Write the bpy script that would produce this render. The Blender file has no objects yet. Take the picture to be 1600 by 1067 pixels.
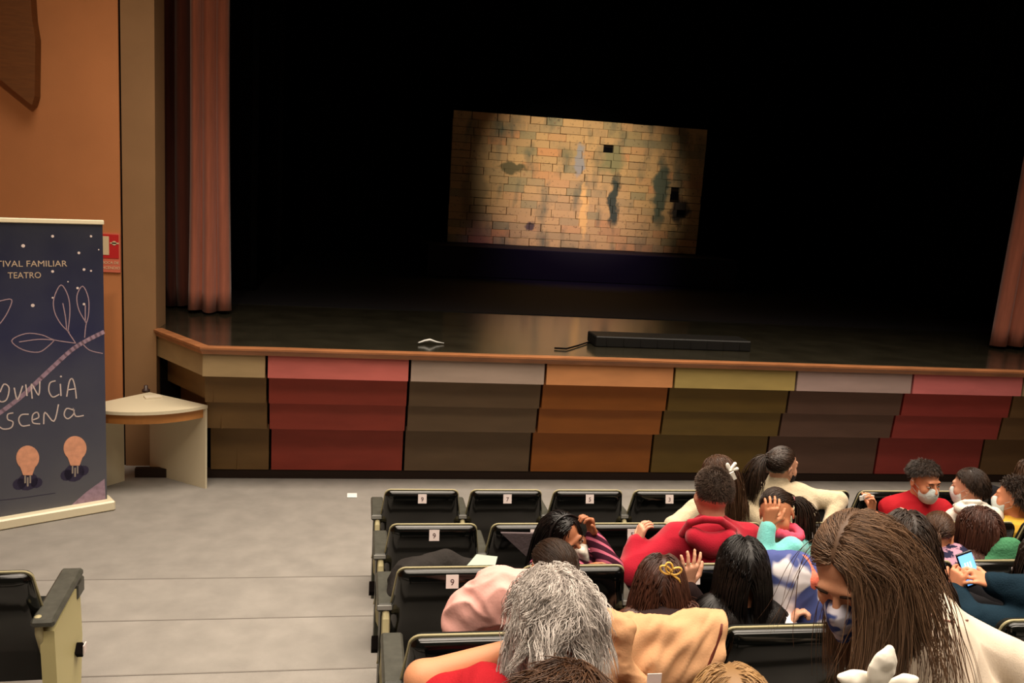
import bpy, math, random
import numpy as np
from mathutils import Vector, Matrix
C = bpy.context.scene.collection
sc = bpy.context.scene
random.seed(7); RNG = np.random.default_rng(7)

# ------------------------------------------------------------------ camera
F = 1366.0; CX, CY = 800.0, 533.5
vz = np.array([295 - CX, 8600 - CY, F]); vz /= np.linalg.norm(vz); up = -vz
vx = np.array([7800.0, 257.0, F]); vx -= vx.dot(up) * up; vx /= np.linalg.norm(vx)
vy = np.cross(up, vx)
R = np.stack([vx, vy, up])
CAM = np.array([0.0, 0.0, 2.8])
cam = bpy.data.cameras.new('camera'); co = bpy.data.objects.new('camera', cam); C.objects.link(co)
cam.sensor_width = 36; cam.lens = F * 36 / 1600; cam.clip_end = 100; cam.clip_start = 0.05
Rc = R @ np.diag([1, -1, -1])
M4 = Matrix([[*Rc[0], 0], [*Rc[1], 0], [*Rc[2], 0], [0, 0, 0, 1]]); M4.translation = Vector(CAM)
co.matrix_world = M4
sc.camera = co

def ray(x, y): return R @ np.array([x - CX, y - CY, F])
def onY(x, y, Y):                      # where the sight line through a photo point crosses depth Y
    r = ray(x, y); return CAM + r * Y / r[1]
def onZ(x, y, Z):
    r = ray(x, y); return CAM + r * (Z - CAM[2]) / r[2]

# ------------------------------------------------------------------ world, lights, exposure
w = bpy.data.worlds.new('world'); sc.world = w; w.use_nodes = True
w.node_tree.nodes['Background'].inputs[0].default_value = (1.0, 0.78, 0.55, 1)
w.node_tree.nodes['Background'].inputs[1].default_value = 0.09
sc.view_settings.view_transform = 'Standard'; sc.view_settings.look = 'None'
sc.view_settings.gamma = 1; sc.view_settings.use_curve_mapping = False
sc.view_settings.exposure = 0.0
sc.cycles.max_bounces = 6
sc.cycles.use_denoising = True

def light(name, kind, loc, target, power, color, **kw):
    d = bpy.data.lights.new(name, kind); d.energy = power; d.color = color
    for k, v in kw.items(): setattr(d, k, v)
    o = bpy.data.objects.new(name, d); C.objects.link(o); o.location = loc
    v = Vector(target) - Vector(loc)
    o.rotation_euler = v.to_track_quat('-Z', 'Y').to_euler()
    return o
WARM = (1.0, 0.85, 0.69)
for yy, pw, nm in ((6.15, 380, 'ceiling_light_front'), (3.2, 230, 'ceiling_light_middle'), (.2, 290, 'ceiling_light_rear')):
    light(nm, 'AREA', (2.0, yy, 6.3), (2.0, yy, 0), pw, WARM, shape='RECTANGLE', size=9.0, size_y=1.8, spread=math.radians(105))
light('wall_washer', 'SPOT', (-1.2, 3.0, 5.2), (-2.7, 8.5, 2.9), 260, (1.0, 0.76, 0.50), spot_size=math.radians(60), spot_blend=0.9, shadow_soft_size=0.12)
light('stage_spot', 'SPOT', (3.0, 9.6, 5.4), (3.9, 16.0, 3.15), 2200, (1.0, 0.85, 0.66), spot_size=math.radians(35), spot_blend=1.0, shadow_soft_size=0.05)
light('purple_spot', 'SPOT', (4.0, 12.5, 5.5), (3.8, 15.2, 1.8), 420, (0.7, 0.45, 1.0), spot_size=math.radians(50), spot_blend=1.0, shadow_soft_size=0.1)

# ------------------------------------------------------------------ materials
def lin(c):
    c = np.array(c[:3]) / 255.0
    return tuple(np.where(c <= 0.04045, c / 12.92, ((c + 0.055) / 1.055) ** 2.4)) + (1.0,)
MATS = {}
def mat(name, rgb, rough=0.6, spec=0.5, metal=0.0, vary=0.0, vscale=8.0, bump=0.0, bscale=60.0, rgb2=None, stretch=(1, 1, 1), emit=None, coat=0.0, sheen=0.0, detail=4.0, sharp=False):
    if name in MATS: return MATS[name]
    m = bpy.data.materials.new(name); m.use_nodes = True; nt = m.node_tree; N = nt.nodes; L = nt.links
    b = N['Principled BSDF']
    b.inputs['Base Color'].default_value = lin(rgb); b.inputs['Roughness'].default_value = rough
    b.inputs['Specular IOR Level'].default_value = spec; b.inputs['Metallic'].default_value = metal
    b.inputs['Coat Weight'].default_value = coat; b.inputs['Sheen Weight'].default_value = sheen
    if emit:
        b.inputs['Emission Color'].default_value = lin(rgb); b.inputs['Emission Strength'].default_value = emit
    if vary or rgb2 or bump:
        tc = N.new('ShaderNodeTexCoord'); mp = N.new('ShaderNodeMapping'); mp.inputs['Scale'].default_value = stretch
        L.new(tc.outputs['Object'], mp.inputs['Vector'])
    if vary or rgb2:
        n = N.new('ShaderNodeTexNoise'); n.inputs['Scale'].default_value = vscale; n.inputs['Detail'].default_value = detail
        L.new(mp.outputs['Vector'], n.inputs['Vector'])
        r = N.new('ShaderNodeValToRGB')
        a = np.array(lin(rgb)[:3]); c2 = np.array(lin(rgb2)[:3]) if rgb2 else a * (1 + vary)
        c1 = a if rgb2 else a * (1 - vary)
        lo, hi = (0.47, 0.53) if sharp else (0.3, 0.7)
        r.color_ramp.elements[0].position = lo; r.color_ramp.elements[1].position = hi
        r.color_ramp.elements[0].color = (*c1, 1); r.color_ramp.elements[1].color = (*np.clip(c2, 0, 1), 1)
        L.new(n.outputs['Fac'], r.inputs['Fac']); L.new(r.outputs['Color'], b.inputs['Base Color'])
    if bump:
        n2 = N.new('ShaderNodeTexNoise'); n2.inputs['Scale'].default_value = bscale; n2.inputs['Detail'].default_value = 3
        L.new(mp.outputs['Vector'], n2.inputs['Vector'])
        bp = N.new('ShaderNodeBump'); bp.inputs['Strength'].default_value = bump; bp.inputs['Distance'].default_value = 0.01
        L.new(n2.outputs['Fac'], bp.inputs['Height']); L.new(bp.outputs['Normal'], b.inputs['Normal'])
    MATS[name] = m; return m

# ------------------------------------------------------------------ mesh helpers
def tag(o, label=None, cat=None, group=None, kind=None):
    if label: o['label'] = label
    if cat: o['category'] = cat
    if group: o['group'] = group
    if kind: o['kind'] = kind
    return o
def empty(name, loc=(0, 0, 0), rz=0.0, parent=None):
    o = bpy.data.objects.new(name, None); C.objects.link(o); o.location = loc; o.rotation_euler = (0, 0, rz)
    o.empty_display_size = 0.1
    if parent: o.parent = parent
    return o
def obj(name, me, m, parent=None, smooth=True, loc=(0, 0, 0)):
    o = bpy.data.objects.new(name, me); C.objects.link(o)
    if parent is not None: o.parent = parent
    o.location = loc
    if m is not None and len(me.materials) == 0: me.materials.append(m)
    if smooth and len(me.polygons): me.polygons.foreach_set('use_smooth', np.ones(len(me.polygons), bool))
    return o
def raw_mesh(name, V, Fq, n=4):
    """V (N,3); Fq (M,n) all faces with n corners"""
    me = bpy.data.meshes.new(name); V = np.asarray(V, np.float32); Fq = np.asarray(Fq, np.int32)
    me.vertices.add(len(V)); me.vertices.foreach_set('co', V.ravel())
    k = Fq.shape[1]; me.loops.add(Fq.size); me.loops.foreach_set('vertex_index', Fq.ravel())
    me.polygons.add(len(Fq)); me.polygons.foreach_set('loop_start', np.arange(0, Fq.size, k, dtype=np.int32))
    me.polygons.foreach_set('loop_total', np.full(len(Fq), k, np.int32))
    me.update(calc_edges=True); return me
class MB:
    def __init__(s): s.v = []; s.f = []
    def add(s, vs, fs):
        o = len(s.v); s.v += [tuple(map(float, v)) for v in vs]; s.f += [tuple(i + o for i in f) for f in fs]; return s
    def box(s, lo, hi, M=None, bev=0.0):
        x0, y0, z0 = lo; x1, y1, z1 = hi
        if bev <= 0:
            vs = [(x, y, z) for x in (x0, x1) for y in (y0, y1) for z in (z0, z1)]
            fs = [(0, 1, 3, 2), (4, 6, 7, 5), (0, 4, 5, 1), (2, 3, 7, 6), (0, 2, 6, 4), (1, 5, 7, 3)]
        else:
            b = min(bev, (x1 - x0) * .49, (y1 - y0) * .49, (z1 - z0) * .49); vs = []; idx = {}
            for i, x in enumerate((x0, x1)):
                for j, y in enumerate((y0, y1)):
                    for k, z in enumerate((z0, z1)):
                        sx, sy, sz = (1, -1)[i], (1, -1)[j], (1, -1)[k]
                        idx[i, j, k] = len(vs)
                        vs += [(x, y + sy * b, z + sz * b), (x + sx * b, y, z + sz * b), (x + sx * b, y + sy * b, z)]
            g = lambda i, j, k, a: idx[i, j, k] + a
            fs = []
            for i in (0, 1):
                fs.append((g(i, 0, 0, 0), g(i, 1, 0, 0), g(i, 1, 1, 0), g(i, 0, 1, 0)))
                fs.append((g(0, i, 0, 1), g(1, i, 0, 1), g(1, i, 1, 1), g(0, i, 1, 1)))
                fs.append((g(0, 0, i, 2), g(1, 0, i, 2), g(1, 1, i, 2), g(0, 1, i, 2)))
                for j in (0, 1):
                    fs.append((g(i, j, 0, 0), g(i, j, 1, 0), g(i, j, 1, 1), g(i, j, 0, 1)))
                    fs.append((g(i, 0, j, 0), g(i, 1, j, 0), g(i, 1, j, 2), g(i, 0, j, 2)))
                    fs.append((g(0, i, j, 1), g(1, i, j, 1), g(1, i, j, 2), g(0, i, j, 2)))
                    for k in (0, 1): fs.append((g(i, j, k, 0), g(i, j, k, 1), g(i, j, k, 2)))
        if M is not None: vs = [tuple(M @ Vector(v)) for v in vs]
        return s.add(vs, fs)
    def prism(s, poly, d0, d1, axis=2):
        """poly: 2D outline; extruded along axis from d0 to d1"""
        n = len(poly); vs = []
        for d in (d0, d1):
            for p in poly:
                q = list(p); q.insert(axis, d); vs.append(q)
        fs = [tuple(range(n)), tuple(range(2 * n - 1, n - 1, -1))] + [(i, (i + 1) % n, n + (i + 1) % n, n + i) for i in range(n)]
        return s.add(vs, fs)
    def tube(s, pts, r, sides=8, cap=True):
        pts = [Vector(p) for p in pts]; n = len(pts); rr = r if hasattr(r, '__len__') else [r] * n
        prev = None; rings = []
        for i, p in enumerate(pts):
            t = (pts[min(i + 1, n - 1)] - pts[max(i - 1, 0)]).normalized()
            a = prev if prev is not None else (Vector((0, 0, 1)) if abs(t.z) < .9 else Vector((1, 0, 0)))
            a = (a - a.dot(t) * t).normalized(); prev = a; b = t.cross(a)
            rings.append([p + (a * math.cos(q) + b * math.sin(q)) * rr[i] for q in [2 * math.pi * k / sides for k in range(sides)]])
        vs = [v for ring in rings for v in ring]
        fs = [(i * sides + k, i * sides + (k + 1) % sides, (i + 1) * sides + (k + 1) % sides, (i + 1) * sides + k) for i in range(n - 1) for k in range(sides)]
        if cap: fs += [tuple(range(sides)), tuple(range((n - 1) * sides, n * sides))[::-1]]
        return s.add(vs, fs)
    def mesh(s, name='m'):
        me = bpy.data.meshes.new(name); me.from_pydata(s.v, [], s.f); me.update()
        bm = bmesh.new(); bm.from_mesh(me); bmesh.ops.recalc_face_normals(bm, faces=bm.faces); bm.to_mesh(me); bm.free()
        return me
    def build(s, name, m, parent=None, smooth=False, loc=(0, 0, 0)): return obj(name, s.mesh(name), m, parent, smooth, loc)
import bmesh

# ------------------------------------------------------------------ implicit solids (smooth union on a grid, then surface nets)
class Field:
    def __init__(s, lo, hi, h):
        s.h = h; s.lo = np.array(lo, float); s.n = np.ceil((np.array(hi) - s.lo) / h).astype(int) + 1
        s.D = np.full(s.n, 9.0, np.float32)
    def sub(s, lo, hi, m):
        a = np.clip(np.floor((np.array(lo) - m - s.lo) / s.h).astype(int), 0, s.n - 1)
        b = np.clip(np.ceil((np.array(hi) + m - s.lo) / s.h).astype(int) + 1, a + 1, s.n)
        ax = [(s.lo[i] + s.h * np.arange(a[i], b[i])).astype(np.float32) for i in range(3)]
        return (slice(a[0], b[0]), slice(a[1], b[1]), slice(a[2], b[2])), ax[0][:, None, None], ax[1][None, :, None], ax[2][None, None, :]
    def mix(s, sl, d, k, op):
        a = s.D[sl]
        if op == 'u':
            if k > 0:
                h = np.clip(.5 + .5 * (a - d) / k, 0, 1); s.D[sl] = a * (1 - h) + d * h - k * h * (1 - h)
            else: s.D[sl] = np.minimum(a, d)
        else:
            if k > 0:
                h = np.clip(.5 - .5 * (a + d) / k, 0, 1); s.D[sl] = a * (1 - h) - d * h + k * h * (1 - h)
            else: s.D[sl] = np.maximum(a, -d)
    def cap(s, p, q, rp, rq, k=0.02, op='u', flat=None):
        p = np.array(p, float); q = np.array(q, float); r = max(rp, rq)
        sl, X, Y, Z = s.sub(np.minimum(p, q) - r, np.maximum(p, q) + r, k + 2 * s.h)
        v = q - p; L2 = max(v.dot(v), 1e-9)
        x = X - p[0]; y = Y - p[1]; z = Z - p[2]
        t = np.clip((x * v[0] + y * v[1] + z * v[2]) / L2, 0, 1)
        d = np.sqrt((x - t * v[0]) ** 2 + (y - t * v[1]) ** 2 + (z - t * v[2]) ** 2) - (rp + (rq - rp) * t)
        s.mix(sl, d, k, op); return s
    def ell(s, c, r, Rm=None, k=0.02, op='u'):
        c = np.array(c, float); r = np.array(r, float); m = r.max()
        sl, X, Y, Z = s.sub(c - m, c + m, k + 2 * s.h)
        x = X - c[0]; y = Y - c[1]; z = Z - c[2]
        if Rm is not None:
            x, y, z = [x * Rm[0, i] + y * Rm[1, i] + z * Rm[2, i] for i in range(3)]
        k0 = np.sqrt((x / r[0]) ** 2 + (y / r[1]) ** 2 + (z / r[2]) ** 2)
        k1 = np.sqrt((x / r[0] ** 2) ** 2 + (y / r[1] ** 2) ** 2 + (z / r[2] ** 2) ** 2) + 1e-6
        s.mix(sl, k0 * (k0 - 1) / k1, k, op); return s
    def plane_cut(s, c, n, k=0.0):              # keep the side where (x-c).n < 0
        n = np.array(n, float); n /= np.linalg.norm(n)
        ax = [(s.lo[i] + s.h * np.arange(s.n[i])).astype(np.float32) for i in range(3)]
        d = (ax[0][:, None, None] - c[0]) * n[0] + (ax[1][None, :, None] - c[1]) * n[1] + (ax[2][None, None, :] - c[2]) * n[2]
        s.mix((slice(None),) * 3, -d, k, 's'); return s
    def mesh(s, name, disp=None, relax=1):
        D = s.D; nx, ny, nz = D.shape; ins = D < 0
        cnt = np.zeros((nx - 1, ny - 1, nz - 1), np.int8)
        for i in (0, 1):
            for j in (0, 1):
                for k in (0, 1): cnt += ins[i:nx - 1 + i, j:ny - 1 + j, k:nz - 1 + k]
        cells = np.argwhere((cnt > 0) & (cnt < 8)); N = len(cells)
        if N == 0: return raw_mesh(name, np.zeros((3, 3)), [[0, 1, 2, 2]])
        idx = np.full(cnt.shape, -1, np.int32); idx[tuple(cells.T)] = np.arange(N)
        acc = np.zeros((N, 3)); num = np.zeros(N)
        cor = [(i, j, k) for i in (0, 1) for j in (0, 1) for k in (0, 1)]
        val = {c: D[cells[:, 0] + c[0], cells[:, 1] + c[1], cells[:, 2] + c[2]] for c in cor}
        for c in cor:
            for a in range(3):
                if c[a] == 0:
                    e = list(c); e[a] = 1; v0 = val[c]; v1 = val[tuple(e)]; m = (v0 < 0) != (v1 < 0)
                    t = np.where(m, v0 / (v0 - v1 + 1e-12), 0)
                    P = np.zeros((N, 3)); P[:] = c; P[:, a] = t
                    acc[m] += P[m]; num[m] += 1
        V = s.lo + s.h * (cells + acc / num[:, None])
        quads = []
        for a in range(3):
            b, c = (a + 1) % 3, (a + 2) % 3
            A = [slice(None)] * 3; B = [slice(None)] * 3
            A[a] = slice(0, -1); B[a] = slice(1, None)
            A[b] = B[b] = slice(1, -1); A[c] = B[c] = slice(1, -1)
            s0 = ins[tuple(A)]; s1 = ins[tuple(B)]; e = np.argwhere(s0 != s1)
            fl = s0[tuple(e.T)]
            base = e.copy(); base[:, b] += 1; base[:, c] += 1
            def g(db, dc):
                q = base.copy(); q[:, b] += db; q[:, c] += dc; return idx[tuple(q.T)]
            Q = np.stack([g(-1, -1), g(0, -1), g(0, 0), g(-1, 0)], 1)
            Q[~fl] = Q[~fl][:, ::-1]; quads.append(Q)
        Q = np.concatenate(quads)
        for _ in range(relax):
            S = np.zeros_like(V); n_ = np.zeros(N)
            for i in range(4):
                for dn in (1, 3):
                    np.add.at(S, Q[:, i], V[Q[:, (i + dn) % 4]]); np.add.at(n_, Q[:, i], 1)
            V = V * .5 + .5 * S / np.maximum(n_, 1)[:, None]
        if disp is not None:
            nn = np.cross(V[Q[:, 2]] - V[Q[:, 0]], V[Q[:, 3]] - V[Q[:, 1]]); nr = np.zeros_like(V)
            for i in range(4): np.add.at(nr, Q[:, i], nn)
            nr /= np.linalg.norm(nr, axis=1)[:, None] + 1e-12
            V = V + nr * disp(V)[:, None]
        s.V = V
        return raw_mesh(name, V, Q)
def wob(V, f, seed=0):
    """smooth pseudo noise in -1..1"""
    r = np.random.default_rng(seed); o = np.zeros(len(V))
    for i in range(5):
        d = r.normal(size=3); d /= np.linalg.norm(d); d2 = r.normal(size=3)
        o += np.sin(V @ d * f * (1 + .35 * i) + r.uniform(0, 6.28) + 1.3 * np.sin(V @ d2 * f * .6 + r.uniform(0, 6)))
    return o / 5
def folds(amp, f=28, seed=0):
    def g(V):
        a = wob(V, f, seed); return amp * (1 - 2 * np.abs(a)) * .7 + amp * .5 * wob(V, f * .4, seed + 9)
    return g
# ------------------------------------------------------------------ the hall
ST = 1.33                                                # stage height
carpet = mat('carpet_grey', (136, 132, 126), .95, .1, vary=.10, vscale=5, bump=.25, bscale=260)
FL = [(5.79, .12), (4.96, .25), (4.12, .40), (3.25, .56), (2.38, .73), (1.5, .90), (.6, 1.07)]
b = MB().box((-5, 5.70, -.2), (9.5, 9.2, 0)); b.build('floor', carpet)['kind'] = 'structure'
stp = empty('aisle_steps'); tag(stp, kind='structure')
for i, (y0, z) in enumerate(FL):
    y1 = FL[i + 1][0] if i < len(FL) - 1 else -2.5
    MB().box((-5, y1 - .0, -.2), (9.5, y0, z), bev=.012).build('step', carpet, stp)
    MB().box((-5, y0 - .004, z - .03), (9.5, y0 + .006, z - .002)).build('nosing', mat('nosing_grey', (116, 111, 105), .8, .2), stp)
orange = mat('orange_plaster', (184, 122, 78), .8, .2, vary=.10, vscale=1.1, bump=.05, bscale=90)
beige = mat('beige_plaster', (140, 108, 76), .85, .2, vary=.05, vscale=3)
black = mat('black_cloth', (9, 9, 11), .95, .05)
gapm = mat('gap_black', (14, 10, 9), .9, .05)
ws = empty('wall_left'); tag(ws, kind='structure')
MB().box((-5.2, 8.55, 0), (-2.185, 8.8, 7.5)).build('plaster_panel', orange, ws)
MB().box((-2.185, 8.575, 0), (-2.165, 8.8, 7.5)).build('shadow_gap', gapm, ws)
MB().box((-2.165, 8.55, 0), (-1.88, 8.95, 7.5)).build('pillar', beige, ws)
MB().box((-5.2, 0, 0), (-5.0, 8.55, 7.5)).build('side_wall', orange, ws)
# wall shadow built as an added brown board, upper left, tapering to a point
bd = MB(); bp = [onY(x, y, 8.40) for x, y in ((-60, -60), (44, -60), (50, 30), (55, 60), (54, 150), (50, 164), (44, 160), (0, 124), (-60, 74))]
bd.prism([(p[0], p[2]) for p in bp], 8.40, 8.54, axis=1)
o = bd.build('wall_shadow_board', mat('shadow_brown', (104, 62, 28), .6, .3, vary=.12, vscale=9, stretch=(1, 1, 8)))
tag(o, 'dark brown tapering shadow shape built as a board on the orange wall', 'shadow board')

MB().box((9.56, -3.5, 0), (9.7, 8.8, 7.5)).build('wall_right', orange)['kind'] = 'structure'
MB().box((-5.2, -3.5, 6.6), (9.6, 8.8, 6.7)).build('ceiling', mat('ceiling_pale', (200, 190, 175), .9), None)['kind'] = 'structure'
MB().box((-1.88, 8.56, 5.55), (9.56, 8.9, 6.6)).build('wall_shade_blocker', beige)['kind'] = 'structure'  # unseen lintel, added to shade the top of the house curtain
# ------------------------------------------------------------------ stage
stage = MB()
edge = [(-1.88, 8.56), (-1.32, 7.74), (-.80, 7.74), (9.6, 7.74), (9.6, 19.5), (-2.7, 19.5), (-2.7, 8.6)]
stage.prism([(x, y + (.03 if y < 8.6 else 0)) for x, y in edge], ST - .05, ST)
gloss = mat('stage_boards', (42, 39, 30), .14, .9, vary=.25, vscale=3, bump=.015, bscale=30)
so = stage.build('stage_floor', gloss); tag(so, kind='structure')
MB().box((-2.6, 10.55, ST + .001), (9.5, 19.5, ST + .008)).build('dance_mat', mat('dance_mat', (15, 13, 17), .75, .25), so)
wood = mat('varnished_wood', (150, 98, 62), .35, .5, vary=.2, vscale=12, stretch=(.3, 1, 1))
tr = MB()
e = [Vector((x, y, 0)) for x, y in ((-1.90, 8.58), (-1.33, 7.735), (-.80, 7.735), (9.5, 7.735))]
prof = [(0, ST - .055), (-.006, ST - .03), (-.02, ST - .012), (-.02, ST + .004), (0, ST + .01), (.07, ST + .01), (.07, ST - .055)]
vs = []
for i, p in enumerate(e):
    t = (e[min(i + 1, 3)] - e[max(i - 1, 0)]).normalized(); nrm = Vector((-t.y, t.x, 0))
    vs += [p + nrm * a + Vector((0, 0, z)) for a, z in prof]
n = len(prof); tr.add(vs, [(i * n + k, i * n + (k + 1) % n, (i + 1) * n + (k + 1) % n, (i + 1) * n + k) for i in range(3) for k in range(n)])
tag(tr.build('trim_1', wood), kind='structure')
core = MB(); core.prism([(-1.78, 8.80), (-1.2, 8.27), (-.7, 8.27), (9.5, 8.27), (9.5, 8.9), (-1.78, 8.9)], 0, ST - .05)
core.box((-2.0, 8.70, 0), (-1.1, 8.78, ST - .05)); ap = core.build('wall_front', gapm); tag(ap, kind='structure')
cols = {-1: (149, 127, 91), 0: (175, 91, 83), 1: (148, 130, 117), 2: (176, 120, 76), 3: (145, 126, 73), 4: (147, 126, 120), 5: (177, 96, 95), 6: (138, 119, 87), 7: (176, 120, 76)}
deep = {-1: (116, 88, 50), 0: (150, 60, 46), 1: (104, 84, 62), 2: (150, 88, 32), 3: (106, 84, 34), 4: (100, 74, 62), 5: (150, 56, 50), 6: (104, 78, 46), 7: (150, 88, 32)}  # lower courses: shade under the overhang put into darker panel colours
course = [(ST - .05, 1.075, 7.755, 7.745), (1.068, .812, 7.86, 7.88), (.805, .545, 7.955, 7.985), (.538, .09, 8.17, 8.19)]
for k in range(-1, 8):
    x0 = -.79 + 1.25 * k; x1 = x0 + 1.25
    if k == -1: x0 = -1.325 + .62 * 0
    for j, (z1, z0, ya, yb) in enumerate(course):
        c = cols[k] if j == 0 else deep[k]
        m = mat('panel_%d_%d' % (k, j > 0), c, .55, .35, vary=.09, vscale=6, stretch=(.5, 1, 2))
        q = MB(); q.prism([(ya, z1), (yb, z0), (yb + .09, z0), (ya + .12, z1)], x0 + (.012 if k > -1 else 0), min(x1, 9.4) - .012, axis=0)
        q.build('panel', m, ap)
# chamfer panels, turning back to the pillar
E1 = np.array([-1.325, 7.735]); E0 = np.array([-1.875, 8.555]); dv = (E0 - E1) / np.linalg.norm(E0 - E1); nn = np.array([dv[1], -dv[0]]) * -1
if nn[1] < 0: nn = -nn
for j, (z1, z0, ya, yb) in enumerate(course):
    off = (ya + yb) / 2 - 7.735; p1 = E1 + nn * off; t = (p1[1] - (7.735 + off)) / dv[1]; p1 = p1 - dv * t; p2 = E0 + nn * off + dv * .16
    q = MB(); q.prism([tuple(p1), tuple(p2), tuple(p2 + nn * .1), tuple(p1 + nn * .1 + [0, .0])], z0, z1)
    q.build('corner_panel', MATS['panel_-1_%d' % (j > 0)], ap)
MB().box((-2.0, 8.20, 0), (9.4, 8.26, .085)).build('plinth', mat('dark_plinth', (44, 32, 26), .7, .2), ap)
# stage house of black cloth
MB().box((-2.7, 19.3, ST), (9.6, 19.4, 8.2)).build('wall_back', black)['kind'] = 'structure'
MB().box((-2.75, 9.9, ST), (-2.65, 19.3, 8.2)).build('wall_stage_left', black)['kind'] = 'structure'
MB().box((9.55, 8.2, ST), (9.65, 19.3, 8.2)).build('wall_stage_right', black)['kind'] = 'structure'
MB().box((-2.7, 8.8, 8.2), (9.6, 19.4, 8.3)).build('ceiling', black)['kind'] = 'structure'
for i, (yy, x0, x1) in enumerate(((11.8, -2.65, -1.35), (14.2, -2.65, -1.25), (11.8, 8.6, 9.5), (14.2, 8.75, 9.5))):
    q = MB(); ns = 40
    pts = [(x0 + (x1 - x0) * t / ns, yy + .05 * math.sin(t * 1.1)) for t in range(ns + 1)]
    q.prism(pts + [(x, y + .02) for x, y in pts[::-1]], ST + .02, 8.1)
    o = q.build('wing_curtain', black, smooth=False)
    tag(o, ['black side leg curtain nearest the left house curtain', 'black side leg curtain deeper on the left of stage', 'black side leg curtain nearest the right house curtain', 'black side leg curtain deeper on the right of stage'][i], 'curtain')

velvet = mat('salmon_velvet', (176, 106, 84), .9, .15, vary=.12, vscale=10, stretch=(3, 3, .25), bump=.2, bscale=120, sheen=.3)
def curtain(x0, x1, y, nf, seed, taper, label, y1=None, m=None):
    r = random.Random(seed); NU, NVv = nf * 14, 22; vs = []
    ph = [r.uniform(.7, 1.3) for _ in range(nf)]; tot = sum(ph); cum = [0]
    for p in ph: cum.append(cum[-1] + p / tot)
    for iz in range(NVv + 1):
        t = iz / NVv; z = ST + .03 + (6.3 - ST) * t
        for iu in range(NU + 1):
            u = iu / NU; k = min(int(np.searchsorted(cum, u, side='right')) - 1, nf - 1)
            f = (u - cum[k]) / (cum[k + 1] - cum[k])
            d = math.sin(math.pi * f) ** .55
            x = x0 + (x1 - x0) * u + taper * (1 - t) ** 3 * (u - .5) + .012 * math.sin(4 * t + k)
            yy = y + (0 if y1 is None else (y1 - y) * u)
            vs.append((x, yy - .13 * d * (1 + .2 * math.sin(k * 2.1 + t * 2)) + .01 * math.sin(9 * t + k), z + .012 * math.sin(9 * u)))
    W = NU + 1
    me = bpy.data.meshes.new('curtain'); me.from_pydata(vs, [], [(i * W + j, i * W + j + 1, (i + 1) * W + j + 1, (i + 1) * W + j) for i in range(NVv) for j in range(NU)])
    o = obj('house_curtain', me, m or velvet); s = o.modifiers.new('s', 'SOLIDIFY'); s.thickness = .012
    return tag(o, label, 'curtain')
curtain(-1.80, -1.40, 9.75, 3, 3, .04, 'salmon velvet house curtain in deep folds, gathered at left of stage')
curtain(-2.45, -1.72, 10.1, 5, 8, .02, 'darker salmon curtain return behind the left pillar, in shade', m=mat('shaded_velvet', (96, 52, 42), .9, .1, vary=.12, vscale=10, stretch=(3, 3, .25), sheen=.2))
curtain(7.52, 9.4, 9.25, 10, 5, .12, 'salmon velvet house curtain gathered at right of stage')

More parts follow.
